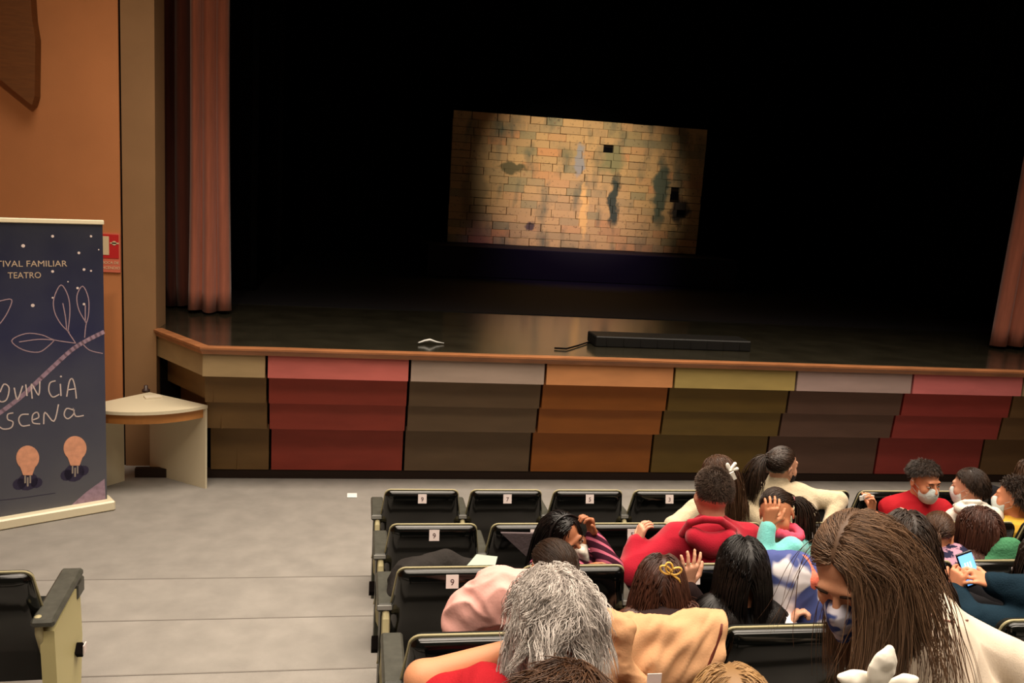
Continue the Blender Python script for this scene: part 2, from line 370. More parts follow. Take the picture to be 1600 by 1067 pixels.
# ------------------------------------------------------------------ scenic brick flat on a black riser
rz = MB().box((1.1, 14.9, ST + .01), (6.7, 17.2, 1.86), bev=.01).build('riser', mat('riser_black', (22, 18, 26), .8, .2))
tag(rz, 'low black riser carrying the painted brick flat at centre stage', 'platform')
bx0, bx1, bz0, bz1, BY = 1.517, 6.286, 1.865, 4.195, 16.0
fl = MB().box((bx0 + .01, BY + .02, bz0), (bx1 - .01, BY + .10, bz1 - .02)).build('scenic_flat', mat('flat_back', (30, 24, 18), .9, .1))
tag(fl, 'freestanding scenic flat of uneven ochre bricks, lit by a spotlight', 'stage scenery')
def brick_mat():
    m = bpy.data.materials.new('painted_brick'); m.use_nodes = True; nt = m.node_tree; N = nt.nodes; L = nt.links; b = N['Principled BSDF']
    b.inputs['Roughness'].default_value = .7
    g = N.new('ShaderNodeNewGeometry'); oi = N.new('ShaderNodeObjectInfo')
    cr = N.new('ShaderNodeValToRGB'); E = cr.color_ramp
    for p, c in ((0, (170, 142, 98)), (.2, (182, 146, 98)), (.45, (196, 156, 102)), (.65, (188, 150, 100)), (.85, (200, 142, 90)), (.93, (150, 134, 96)), (1, (168, 142, 94))):
        if p == 0: E.elements[0].color = lin(c)
        elif p == 1: E.elements[len(E.elements) - 1].color = lin(c)
        else: el = E.elements.new(p); el.color = lin(c)
    L.new(oi.outputs['Random'], cr.inputs['Fac'])
    def mixc(fac, a, c, mode='MIX'):
        x = N.new('ShaderNodeMix'); x.data_type = 'RGBA'; x.blend_type = mode
        if hasattr(fac, 'links') or hasattr(fac, 'is_output'): L.new(fac, x.inputs[0])
        else: x.inputs[0].default_value = fac
        L.new(a, x.inputs[6])
        if isinstance(c, tuple): x.inputs[7].default_value = c
        else: L.new(c, x.inputs[7])
        return x.outputs[2]
    def noise(scale, st, lo, hi):
        mp = N.new('ShaderNodeMapping'); mp.inputs['Scale'].default_value = st; L.new(g.outputs['Position'], mp.inputs['Vector'])
        n = N.new('ShaderNodeTexNoise'); n.inputs['Scale'].default_value = scale; n.inputs['Detail'].default_value = 5; L.new(mp.outputs['Vector'], n.inputs['Vector'])
        r = N.new('ShaderNodeMapRange'); r.inputs[1].default_value = lo; r.inputs[2].default_value = hi; L.new(n.outputs['Fac'], r.inputs[0]); return r.outputs[0]
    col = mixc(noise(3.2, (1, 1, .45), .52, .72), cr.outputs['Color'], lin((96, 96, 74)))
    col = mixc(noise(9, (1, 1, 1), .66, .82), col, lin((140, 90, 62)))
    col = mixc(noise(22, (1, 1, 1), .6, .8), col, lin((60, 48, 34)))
    dn = N.new('ShaderNodeTexNoise'); dn.inputs['Scale'].default_value = 5; dn.inputs['Detail'].default_value = 5; L.new(g.outputs['Position'], dn.inputs['Vector'])
    dm = N.new('ShaderNodeVectorMath'); dm.operation = 'MULTIPLY_ADD'; L.new(dn.outputs['Color'], dm.inputs[0]); dm.inputs[1].default_value = (.34, .34, .34); L.new(g.outputs['Position'], dm.inputs[2])
    ds = N.new('ShaderNodeVectorMath'); ds.operation = 'SUBTRACT'; L.new(dm.outputs[0], ds.inputs[0]); ds.inputs[1].default_value = (.17, .17, .17)
    sp = N.new('ShaderNodeSeparateXYZ'); L.new(ds.outputs[0], sp.inputs[0])
    def blob(x, z, rx, rz):
        def sq(s, c, r):
            a = N.new('ShaderNodeMath'); a.operation = 'SUBTRACT'; L.new(s, a.inputs[0]); a.inputs[1].default_value = c
            d = N.new('ShaderNodeMath'); d.operation = 'DIVIDE'; L.new(a.outputs[0], d.inputs[0]); d.inputs[1].default_value = r
            p = N.new('ShaderNodeMath'); p.operation = 'MULTIPLY'; L.new(d.outputs[0], p.inputs[0]); L.new(d.outputs[0], p.inputs[1]); return p.outputs[0]
        a = N.new('ShaderNodeMath'); a.operation = 'ADD'; L.new(sq(sp.outputs[0], x, rx), a.inputs[0]); L.new(sq(sp.outputs[2], z, rz), a.inputs[1])
        r = N.new('ShaderNodeMapRange'); r.inputs[1].default_value = 1.0; r.inputs[2].default_value = .35; L.new(a.outputs[0], r.inputs[0]); return r.outputs[0]
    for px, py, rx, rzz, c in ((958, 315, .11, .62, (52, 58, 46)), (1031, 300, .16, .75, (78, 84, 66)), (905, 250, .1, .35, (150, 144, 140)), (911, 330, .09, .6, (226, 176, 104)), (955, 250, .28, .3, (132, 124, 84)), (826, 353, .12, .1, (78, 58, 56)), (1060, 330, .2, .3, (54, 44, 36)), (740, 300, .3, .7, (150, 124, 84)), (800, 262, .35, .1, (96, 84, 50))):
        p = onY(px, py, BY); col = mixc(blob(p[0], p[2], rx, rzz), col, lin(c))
    L.new(col, b.inputs['Base Color'])
    n = N.new('ShaderNodeTexNoise'); n.inputs['Scale'].default_value = 30; bp = N.new('ShaderNodeBump'); bp.inputs['Strength'].default_value = .35; bp.inputs['Distance'].default_value = .02
    L.new(n.outputs['Fac'], bp.inputs['Height']); L.new(bp.outputs['Normal'], b.inputs['Normal']); return m
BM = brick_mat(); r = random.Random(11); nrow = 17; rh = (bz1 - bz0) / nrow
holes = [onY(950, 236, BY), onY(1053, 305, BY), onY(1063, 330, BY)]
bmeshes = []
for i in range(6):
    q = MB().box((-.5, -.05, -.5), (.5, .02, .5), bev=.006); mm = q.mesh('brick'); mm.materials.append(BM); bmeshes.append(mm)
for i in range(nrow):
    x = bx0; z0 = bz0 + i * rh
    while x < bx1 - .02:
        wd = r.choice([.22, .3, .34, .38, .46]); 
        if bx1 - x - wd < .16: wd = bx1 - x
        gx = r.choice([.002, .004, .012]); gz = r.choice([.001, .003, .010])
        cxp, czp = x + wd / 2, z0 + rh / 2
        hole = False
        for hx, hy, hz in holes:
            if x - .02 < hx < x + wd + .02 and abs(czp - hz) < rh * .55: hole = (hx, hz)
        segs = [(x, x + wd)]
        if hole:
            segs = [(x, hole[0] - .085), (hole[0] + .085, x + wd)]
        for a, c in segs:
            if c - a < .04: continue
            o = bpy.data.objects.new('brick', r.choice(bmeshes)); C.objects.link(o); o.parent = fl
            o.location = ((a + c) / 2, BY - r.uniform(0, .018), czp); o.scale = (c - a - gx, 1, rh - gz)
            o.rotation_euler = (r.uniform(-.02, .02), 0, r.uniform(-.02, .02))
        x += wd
for hx, hy, hz in holes:
    MB().box((hx - .085, BY - .01, hz - .07), (hx + .085, BY + .019, hz + .07)).build('hole_recess', black, fl)
# low black box at the stage front with its cable; scrap of white tape
p0 = onZ(940, 549, ST); p1 = onZ(1182, 554, ST)
fx = MB(); fx.box((p0[0], 8.40, ST + .001), (p1[0], 8.74, ST + .11), bev=.01)
for i in range(9):
    xx = p0[0] + .12 + i * (p1[0] - p0[0] - .24) / 8; fx.box((xx - .006, 8.395, ST + .02), (xx + .006, 8.405, ST + .09))
o = fx.build('floor_light_batten', mat('batten_black', (20, 19, 17), .5, .3)); tag(o, 'long low black box lying at the front edge of the stage', 'stage light')
cb = MB(); cb.tube([onZ(866, 546, ST) + [0, 0, .014], onZ(885, 547, ST) + [0, 0, .014], onZ(902, 542, ST) + [0, 0, .012], onZ(920, 536, ST) + [0, 0, .012], onZ(934, 540, ST) + [0, 0, .012], (p0[0] + .02, 8.55, ST + .03)], .009, 6)
tag(cb.build('cable', gapm, smooth=True), 'thin black cable running left from the low box on stage', 'cable')
q = MB(); P = onZ(668, 538, ST)
q.tube([P + [-.09, -.04, .02], P + [-.03, .02, .03], P + [.02, .0, .045], P + [.09, .03, .02], P + [.16, .03, .012]], [.006, .011, .012, .008, .004], 7)
tag(q.build('tape_scrap', mat('white_tape', (205, 205, 200), .5), smooth=True), 'small crumpled whitish tape scrap on the stage edge', 'tape')
fp = onZ(550, 775, 0)
o = MB().box((fp[0] - .045, fp[1] - .05, .001), (fp[0] + .045, fp[1] + .05, .012), bev=.004).build('floor_marker', mat('marker_white', (240, 240, 235), .4)); tag(o, 'small white marker on the grey floor left of the front row', 'floor marker')

# ------------------------------------------------------------------ corner table
tc_ = np.array([-1.90, 8.36]); TZ = .775; tm = mat('table_cream', (208, 198, 170), .45, .4); wm = mat('table_wood', (186, 126, 66), .45, .4, vary=.12, vscale=10, stretch=(.3, .3, 4))
ta = empty('corner_table', (tc_[0], tc_[1], 0)); tag(ta, 'cream quarter-round corner table with wooden rim beside the stage', 'table')
d1 = math.radians(-37); d0 = math.radians(-127); RR = .74
arc = [(RR * math.cos(d0 + (d1 - d0) * i / 20), RR * math.sin(d0 + (d1 - d0) * i / 20)) for i in range(21)]
MB().prism([(0, 0)] + arc, TZ - .028, TZ).build('table_top', tm, ta)
arc2 = [(x * .93, y * .93) for x, y in arc]; arc3 = [(x * .955, y * .955) for x, y in arc]
MB().prism(arc3 + arc2[::-1], TZ - .115, TZ - .029).build('wooden_rim', wm, ta)
for a in (d0, d1):
    u = Vector((math.cos(a), math.sin(a), 0)); nv = Vector((-u.y, u.x, 0)) * (.012 if a == d0 else -.012)
    q = MB(); Mx = Matrix.Rotation(a, 4, 'Z'); s_ = 1 if a == d0 else -1
    if a == d0: q.box((.30, 0, 0), (.70, .02, TZ - .03), Mx)
    else: q.box((.02, -.02, 0), (.735, 0, TZ - .03), Mx)
    q.build('side_board', tm, ta)
pp = onZ(238, 622, TZ); o = MB().box((-.07, -.05, 0), (.07, .05, .012), Matrix.Rotation(.4, 4, 'Z')).build('folded_paper', mat('paper_cream', (214, 204, 180), .8)); o.location = (pp[0], pp[1] + .02, TZ + .001); tag(o, 'small folded paper lying on the cream corner table', 'paper')
o = MB().tube([(0, 0, 0), (0, 0, .02), (0, 0, .03), (0, 0, .06)], [.035, .035, .02, .018], 14).build('small_jar', mat('dark_jar', (60, 44, 40), .4), smooth=True); pj = onZ(228, 612, TZ); o.location = (pj[0], pj[1], TZ + .001); tag(o, 'small dark capped jar at the back of the corner table', 'jar')
# fire extinguisher sign on the orange wall
sg = [onY(150, 363, 8.54), onY(188.5, 426, 8.54)]
sx0, sx1, sz1, sz0 = sg[0][0] - .1, sg[1][0], sg[0][2], sg[1][2]
red = mat('sign_red', (190, 34, 36), .5); wh = mat('sign_white', (214, 196, 160), .6); pk = mat('sign_pink', (206, 110, 84), .6)
s = MB().box((sx0, 8.535, sz0), (sx1, 8.549, sz1)).build('fire_hose_sign', pk); tag(s, 'red and white fire equipment sign on orange wall beside the banner', 'sign')
MB().box((sx0, 8.531, sz0 + .13), (sx1 - .012, 8.535, sz1 - .012)).build('red_field', red, s)
MB().box((sx0 + .02, 8.528, sz1 - .2), (sx1 - .095, 8.531, sz1 - .03)).build('pictogram', wh, s)
q = MB(); cxs = sx1 - .05; czs = sz1 - .09
q.prism([(cxs + .02 * math.cos(t), czs + .02 * math.sin(t)) for t in np.linspace(0, 6.0, 12)], 8.528, 8.531, axis=1); q.box((cxs - .035, 8.528, czs - .006), (cxs + .04, 8.531, czs + .006))
q.build('hose_emblem', wh, s)

def on_surface(o, px, py, off=.002):
    from mathutils.bvhtree import BVHTree
    k = o.name
    if k not in BV:
        me = o.data; v = np.zeros(len(me.vertices) * 3); me.vertices.foreach_get('co', v); BV[k] = BVHTree.FromPolygons([tuple(x) for x in v.reshape(-1, 3)], [tuple(p.vertices) for p in me.polygons])
    d = Vector(ray(px, py)).normalized(); h = BV[k].ray_cast(Vector(CAM), d)
    return np.array(h[0] - d * off) if h[0] is not None else None
BV = {}
def text(name, body, size, m, parent, loc, rot=(math.pi / 2, 0, 0), ext=.0008, align='CENTER', squash=1.0):
    c = bpy.data.curves.new(name, 'FONT'); c.body = body; c.size = size; c.extrude = ext; c.align_x = align; c.resolution_u = 3
    t = bpy.data.objects.new(name + '_tmp', c); C.objects.link(t); dg = bpy.context.evaluated_depsgraph_get()
    me = bpy.data.meshes.new_from_object(t.evaluated_get(dg)); bpy.data.objects.remove(t); me.materials.clear()
    o = obj(name, me, m, parent, smooth=False); o.location = loc; o.rotation_euler = rot; o.scale = (squash, 1, 1); return o
text('lettering', 'BOCA DE', .034, wh, s, ((sx1 - .085), 8.533, sz0 + .078)); text('lettering', 'INCENDIO', .034, wh, s, ((sx1 - .085), 8.533, sz0 + .03))

# ------------------------------------------------------------------ roll-up banner
ang = math.radians(31); du = np.array([math.cos(ang), math.sin(ang), 0])
rb = onZ(176, 797, .0); BW = 1.12
u0 = rb - du * BW; nb = np.array([math.sin(ang), -math.cos(ang), 0])         # towards the camera
bn = empty('rollup_banner', tuple(u0), ang); tag(bn, 'roll-up festival banner with night-blue print, white branch and two bulbs', 'banner')
cream = mat('banner_cream', (226, 216, 186), .35, .5)
MB().box((-.02, -.02, 0), (BW + .02, .16, .085), bev=.012).build('base', cream, bn)
def loc_b(px, py, d=.06):                                    # photo point -> (u, v) on the printed sheet
    q = u0 + np.array([-math.sin(ang), math.cos(ang), 0]) * d; r_ = ray(px, py)
    t = (q - CAM).dot(nb) / r_.dot(nb); P = CAM + r_ * t; return (P - u0).dot(du), P[2]
ur, vt = loc_b(160, 350); ul = 2 * loc_b(38, 400)[0] - ur
MB().box((ul, .056, .07), (ur, .060, vt)).build('printed_sheet', None, bn)
sheet = bn.children[-1]
m = mat('banner_print', (34, 38, 62), .5, .4, rgb2=(74, 76, 84), vscale=2.2, detail=6)
sheet.data.materials.clear(); sheet.data.materials.append(m)
nt = m.node_tree; N = nt.nodes; L = nt.links
tcn = N.new('ShaderNodeTexCoord'); sp = N.new('ShaderNodeSeparateXYZ'); L.new(tcn.outputs['Object'], sp.inputs[0])
mr = N.new('ShaderNodeMapRange'); mr.inputs[1].default_value = .1; mr.inputs[2].default_value = vt; L.new(sp.outputs[2], mr.inputs[0])
rp = N.new('ShaderNodeValToRGB'); E = rp.color_ramp; E.elements[0].color = lin((98, 98, 104)); E.elements[1].color = lin((20, 24, 40))
el = E.elements.new(.35); el.color = lin((74, 76, 92)); el = E.elements.new(.62); el.color = lin((32, 36, 76))
L.new(mr.outputs[0], rp.inputs[0]); mx = N.new('ShaderNodeMix'); mx.data_type = 'RGBA'; mx.inputs[0].default_value = .35
old = [l for l in nt.links if l.to_socket.name == 'Base Color'][0].from_socket
L.new(rp.outputs[0], mx.inputs[6]); L.new(old, mx.inputs[7]); L.new(mx.outputs[2], N['Principled BSDF'].inputs['Base Color'])
MB().box((ul - .01, .045, vt - .005), (ur + .01, .072, vt + .03), bev=.005).build('top_rail', cream, bn)
MB().tube([((ul + ur) / 2, .11, .08), ((ul + ur) / 2, .085, vt)], .012, 8).build('support_pole', mat('alu', (150, 150, 150), .3, metal=1), bn, smooth=True)
ink = mat('banner_ink_white', (216, 200, 196), .6); mauve = mat('banner_mauve', (150, 126, 144), .6, vary=.2, vscale=30); tan_ = mat('banner_tan', (186, 164, 140), .6); inkp = mat('banner_ink_line', (166, 140, 150), .6)
def stroke(name, paths, wpx, m, lvl=0):
    for pth in paths: stroke1(name, [pth], wpx, m, lvl)
def stroke1(name, paths, wpx, m, lvl=0):
    q = MB(); k = .0034 * wpx
    y1 = .055 - .0012 * lvl
    for pth in paths:
        P = [np.array(loc_b(*p)) for p in pth]
        # catmull-rom resample
        if len(P) > 2:
            Q = []
            for i in range(len(P) - 1):
                a, b_, c, d = P[max(i - 1, 0)], P[i], P[i + 1], P[min(i + 2, len(P) - 1)]
                for t in (0, .25, .5, .75): Q.append(.5 * (2 * b_ + (c - a) * t + (2 * a - 5 * b_ + 4 * c - d) * t * t + (3 * b_ - a - 3 * c + d) * t ** 3))
            P = Q + [P[-1]]
        for i in range(len(P) - 1):
            a, b_ = P[i], P[i + 1]; t = b_ - a; Ln = np.linalg.norm(t) + 1e-9; t = t / Ln; nv = np.array([-t[1], t[0]]) * k; a = a - t * k * .5; b_ = b_ + t * k * .5
            vs = [(p[0], yy, p[1]) for yy in (y1, .0565) for p in (a + nv, b_ + nv, b_ - nv, a - nv)]
            q.add(vs, [(0, 1, 2, 3), (7, 6, 5, 4), (0, 4, 5, 1), (1, 5, 6, 2), (2, 6, 7, 3), (3, 7, 4, 0)])
    return q.build(name, m, bn)
def disc(name, items, m, lvl=0):
    q = MB()
    for px, py, rp_ in items:
        c = np.array(loc_b(px, py)); k = rp_ * .0043
        q.prism([(c[0] + k * math.cos(t), c[1] + k * math.sin(t)) for t in np.linspace(0, 2 * math.pi, 13)[:-1]], .0555 - .0012 * lvl, .0565, axis=1)
    return q.build(name, m, bn)
sh_c = loc_b(38, 411); a1 = loc_b(-28, 416); a2 = loc_b(104, 407)
def btext(s_, x0, x1, yc, hpx):
    a = loc_b(x0, yc); b_ = loc_b(x1, yc); cxx = (a[0] + b_[0]) / 2
    o = text('lettering', s_, .1, tan_, bn, (cxx, .0552, loc_b((x0 + x1) / 2, yc + hpx / 2)[1]), ext=.001)
    wdt = o.dimensions.x; o.scale = ((b_[0] - a[0]) / max(wdt, 1e-3), hpx * .0043 / .072, 1)
btext('FESTIVAL FAMILIAR', -30, 104, 411, 11); btext('TEATRO', 12, 64, 429, 11)
disc('stars', [(36, 384, 3), (82, 369, 2.4), (142, 369, 2), (123, 395, 2.4), (131, 421, 2.4), (142, 423, 1.8), (82, 424, 2.4), (51, 477, 3), (82, 465, 1.6), (121, 450, 2.2), (131, 475, 2.2), (154, 390, 1.2), (106, 440, 1.2), (-20, 380, 3), (-50, 430, 2.4)], ink)
stroke('leaf_outline', [[(108, 519), (95, 506), (85, 487), (84, 466), (95, 445), (106, 462), (109, 486), (106, 518)], [(98, 474), (102, 495), (104, 516)],
    [(135, 505), (123, 484), (120, 462), (129, 447), (138, 466), (138, 492), (134, 508), (132, 527)], [(133, 477), (133, 503)], [(106, 518), (118, 536)],
    [(118, 536), (85, 531), (65, 523), (40, 521), (18, 532), (35, 546), (60, 550), (76, 540), (84, 532)], [(30, 534), (60, 530), (84, 531)], [(128, 536), (140, 547), (160, 552)],
    [(0, 470), (18, 468), (12, 487), (0, 505), (-10, 512)]], 1.0, inkp)
stroke('branch', [[(-15, 655), (30, 622), (75, 580), (110, 548), (135, 532), (161, 519)]], 4.8, mauve, 0)
W = [[(0, 612), (6, 600), (14, 606), (10, 624), (0, 627), (-4, 615)], [(22, 606), (27, 624), (35, 603)], [(40, 601), (42, 618)], [(50, 622), (49, 600), (60, 617), (62, 596)],
     [(86, 595), (78, 598), (76, 610), (82, 620), (92, 616)], [(94, 600), (95, 618)], [(104, 619), (108, 596), (113, 592), (117, 605), (119, 622)], [(105, 609), (118, 607)],
     [(-12, 604), (-14, 628)], [(-14, 606), (-6, 610)], [(-30, 604), (-32, 628)], [(-32, 604), (-22, 608), (-31, 616)],
     [(20, 645), (12, 647), (12, 655), (20, 659), (17, 668), (5, 670), (-4, 664)], [(44, 647), (33, 648), (29, 656), (34, 665), (46, 664)],
     [(50, 656), (60, 652), (58, 644), (51, 648), (51, 660), (62, 662)], [(68, 662), (70, 644), (84, 658), (91, 632)], [(116, 641), (104, 638), (100, 648), (106, 654), (115, 646), (114, 638), (118, 650), (130, 649)], [(-22, 655), (-12, 651), (-14, 645), (-22, 650), (-20, 664), (-8, 662)]]
stroke('handwriting', W, 1.3, ink, 1)
disc('handwriting_dot', [(95, 588, 1.6)], ink, 1)
bdk = mat('bulb_dark', (40, 34, 62), .6)
disc('bulb_shadow', [(43, 752, 17), (30, 756, 11), (57, 754, 10)], bdk); disc('bulb_shadow', [(116, 738, 18), (104, 742, 11), (130, 735, 10)], bdk)
gl = mat('bulb_peach', (222, 158, 126), .5, vary=.12, vscale=25)
for cx_, cy_ in ((43, 716), (117, 701)):
    q = MB(); pts = [(18 * math.sin(t), -1 - 19 * math.cos(t)) for t in np.linspace(-2.45, 2.45, 20)] + [(7, 26), (-7, 26)]
    q.prism([loc_b(cx_ + a, cy_ + b_) for a, b_ in pts], .0532, .0565, axis=1); q.build('light_bulb', gl, bn)
    stroke('bulb_cap', [[(cx_ - 4, cy_ + 27), (cx_ - 4, cy_ + 38)], [(cx_ + 4, cy_ + 27), (cx_ + 4, cy_ + 38)], [(cx_, cy_ + 30), (cx_, cy_ + 43)]], 1.7, mat('bulb_metal', (150, 138, 128), .5), 1)
stroke('caption_line', [[(-20, 783), (30, 778), (86, 770)]], .6, mat('bulb_dark', (40, 34, 62)), 0)
q = MB(); q.prism([loc_b(*p) for p in ((110, 790), (135, 768), (163, 748), (165, 783))], .0545, .0565, axis=1); q.build('mauve_corner', mauve, bn)

# ------------------------------------------------------------------ theatre seats
shell = mat('seat_shell_black', (6, 7, 6), .11, .5)
trimm = mat('seat_trim_cream', (166, 157, 120), .5, .3); fab = mat('seat_fabric', (26, 27, 25), .9, .1, bump=.3, bscale=150)
padm = mat('armrest_grey', (62, 62, 55), .42, .35, vary=.2, vscale=30); sidem = mat('seat_side_green', (46, 47, 36), .5, .3); tagm = mat('tag_white', (222, 208, 204), .5); digm = mat('tag_digit', (60, 20, 24), .6)
def rrect(wt, wb, h, r, n=5):
    P = []
    for (cx_, cz_, a0) in ((wt / 2 - r, h - r, 0), (-wt / 2 + r, h - r, 90)):
        for i in range(n + 1):
            a = math.radians(a0 + 90 * i / n); P.append((cx_ + r * math.cos(a), cz_ + r * math.sin(a)))
    P += [(-wb / 2, .0), (wb / 2, .0)]
    # dense sides
    return P
def inset(P, d, h):
    Q = []
    for x, z in P:
        k = 1 - d / .26; Q.append((x * k, min(z, h + .01) - d * (z / h) if z > .05 else z))
    return Q
def back_meshes():
    h, wt, wb = .52, .470, .60; P = rrect(wt, wb, h, .04); rec = math.tan(math.radians(14))
    def P3(Q, y): return [(x, y + (h - z) * rec, z) for x, z in Q]
    n = len(P)
    def loft(rings, capa=True, capb=True):
        q = MB(); vs = [p for ring in rings for p in ring]
        fs = [(i * n + k, i * n + (k + 1) % n, (i + 1) * n + (k + 1) % n, (i + 1) * n + k) for i in range(len(rings) - 1) for k in range(n)]
        if capa: fs.append(tuple(range(n)))
        if capb: fs.append(tuple(range((len(rings) - 1) * n, len(rings) * n))[::-1])
        return q.add(vs, fs).mesh('seat')
    sh = loft([P3(inset(P, .0, h), .010), P3(inset(P, .002, h), -.008), P3(inset(P, .010, h), -.022), P3(inset(P, .026, h), -.034), P3(inset(P, .046, h), -.041), P3(inset(P, .055, h), -.042)])
    tr_ = loft([P3(inset(P, -.002, h + .004), .020), P3(inset(P, -.004, h + .005), .016), P3(inset(P, -.003, h + .003), .0105), P3(inset(P, .02, h), .0105)])
    fb = loft([P3(inset(P, .004, h), .028), P3(inset(P, .01, h), .05), P3(inset(P, .035, h), .065)])
    return sh, tr_, fb
SH, TRM, FB = back_meshes()
def digit_mesh(d):
    c = bpy.data.curves.new('d', 'FONT'); c.body = str(d); c.size = .038; c.extrude = .0006; c.align_x = 'CENTER'; c.resolution_u = 3
    t = bpy.data.objects.new('t', c); C.objects.link(t); me = bpy.data.meshes.new_from_object(t.evaluated_get(bpy.context.evaluated_depsgraph_get())); bpy.data.objects.remove(t); me.materials.clear(); me.materials.append(digm); return me
DIG = {d: digit_mesh(d) for d in (9, 7, 5, 3, 1, 2, 4, 6, 8, 10, 12)}
ALLM = {}
ALLM['cushion'] = MB().box((-.235, .02, .36), (.235, .46, .44), bev=.03).mesh('cushion'); ALLM['cushion'].materials.append(fab)
ALLM['pad'] = MB().box((-.040, .02, .555), (.040, .36, .595), bev=.008).mesh('pad'); ALLM['pad'].materials.append(padm)
ALLM['lip'] = MB().box((-.038, .014, .570), (.038, .020, .590)).mesh('lip'); ALLM['lip'].materials.append(mat('lip_grey', (150, 150, 145), .3))
_b = MB(); _b.tube([(0, .05, .56), (0, .012, .53), (0, -.015, .47), (0, -.005, .36), (0, .05, .25), (0, .12, .0)], [.016, .018, .018, .018, .02, .022], 8); ALLM['bracket'] = _b.mesh('bracket'); ALLM['bracket'].materials.append(trimm)
ALLM['skirt'] = MB().prism([(.05, .554), (.34, .554), (.26, .2), (.2, .0), (.05, .0), (.02, .3)], -.022, .022, axis=0).mesh('skirt'); ALLM['skirt'].materials.append(sidem)
ALLM['tag'] = MB().box((-.027, -.003, -.029), (.027, 0, .029)).mesh('tag'); ALLM['tag'].materials.append(tagm)
def seat(x, y, z, num, label, group, right_arm=False, left_arm=True, rz=0.0, cream_side=False):
    o = empty('theatre_seat', (x, y, z), rz); tag(o, label, 'seat', group)
    def part(nm, me, loc=(0, 0, 0), par=None):
        q = bpy.data.objects.new(nm, me); C.objects.link(q); q.parent = par or o; q.location = loc; return q
    z0 = .255
    for nm, me, mm in (('back_shell', SH, shell), ('edge_trim', TRM, trimm), ('backrest', FB, fab)):
        if not me.materials: me.materials.append(mm); me.polygons.foreach_set('use_smooth', np.ones(len(me.polygons), bool))
        part(nm, me, (0, 0, z0))
    part('seat_cushion', ALLM['cushion'], (0, .06, 0))
    arms = ([-.275] if left_arm else []) + ([.275] if right_arm else [])
    for ax in arms:
        ar = part('armrest', ALLM['pad'], (ax, .02, 0)); part('rear_lip', ALLM['lip'], (0, 0, 0), ar)
        part('bracket', ALLM['bracket'], (ax - (.0), .01, 0)); part('side_panel', ALLM['skirt'], (ax, .03, 0))
    if num:
        t = part('number_tag', ALLM['tag'], (0, -.038, z0 + .477)); t.rotation_euler = (math.radians(-14), 0, 0)
        part('numeral', DIG[num], (0, -.0035, -.015), t).rotation_euler = (math.pi / 2, 0, 0)
    return o
ROWS = [(5.36, .12), (4.46, .245), (3.56, .405), (2.66, .575), (1.76, .73)]
NUMS = [9, 7, 5, 3, 1, 2, 4, 6, 8, 10]
ordn = ['first', 'second', 'third', 'fourth', 'fifth', 'sixth', 'seventh', 'eighth', 'ninth', 'tenth']
rown = ['front row', 'second row', 'third row', 'fourth row', 'fifth row']
for ri, (yy, zz) in enumerate(ROWS):
    nk = [10, 9, 7, 5, 4][ri]
    for k in range(nk):
        if ri == 4 and k not in (0, 1, 2, 3): continue
        num = NUMS[k] if not (ri == 3 or ri == 4) else None
        if ri == 0 and k == 0: lb = 'black seat with white tag 9 at aisle end of front row'
        else:
            lb = 'black cream-edged seat, %s from the aisle in the %s' % (ordn[k], rown[ri])
            if ri < 3 and k < 3: lb += ', white tag %d' % NUMS[k]
        so_ = seat(.43 + .55 * k, yy, zz, num, lb, rown[ri] + ' of theatre seats', right_arm=(k == nk - 1))
        if ri in (1, 2, 3) and k == 0:
            q = MB().prism([(0, .02), (.012, .0), (0, -.02), (-.012, 0)], -.002, .002, axis=0)
            q = MB().box((-.03, -.03, -.03), (0, .03, .03), Matrix.Rotation(.78, 4, 'X')).build('row_marker', gapm, so_); q.location = (-.30, .16, .34)
# the single seat across the aisle
ls = seat(-1.50, 3.56, .405, None, 'black seat with cream side panel across the aisle, lower left corner', 'left block seats', left_arm=False, right_arm=False, rz=math.radians(2))
q = MB().box((-.045, -.02, .565), (.045, .42, .60), Matrix.Translation((.285, 0, 0)) @ Matrix.Rotation(math.radians(4), 4, 'X'), bev=.01); q.box((.245, .30, .50), (.325, .41, .58), bev=.01); q.build('armrest', padm, ls)
MB().prism([(-.02, .53), (.30, .56), (.36, .50), (.38, .3), (.33, 0), (.02, 0), (.0, .3)], .262, .318, axis=0).build('side_panel', mat('seat_side_cream', (190, 180, 130), .5, .3), ls)
MB().tube([(.262, -.03, .60), (.262, -.02, .52), (.262, .02, .42)], [.014, .017, .012], 8).build('bracket', trimm, ls, smooth=True)
q = MB().box((-.025, -.025, -.025), (.0, .025, .025), Matrix.Rotation(.78, 4, 'X')).build('row_marker', gapm, ls); q.location = (.345, .28, .28)
q = MB().box((.003, -.012, -.018), (.008, .03, .022)).build('row_tag', tagm, ls); q.location = (.345, .28, .28)
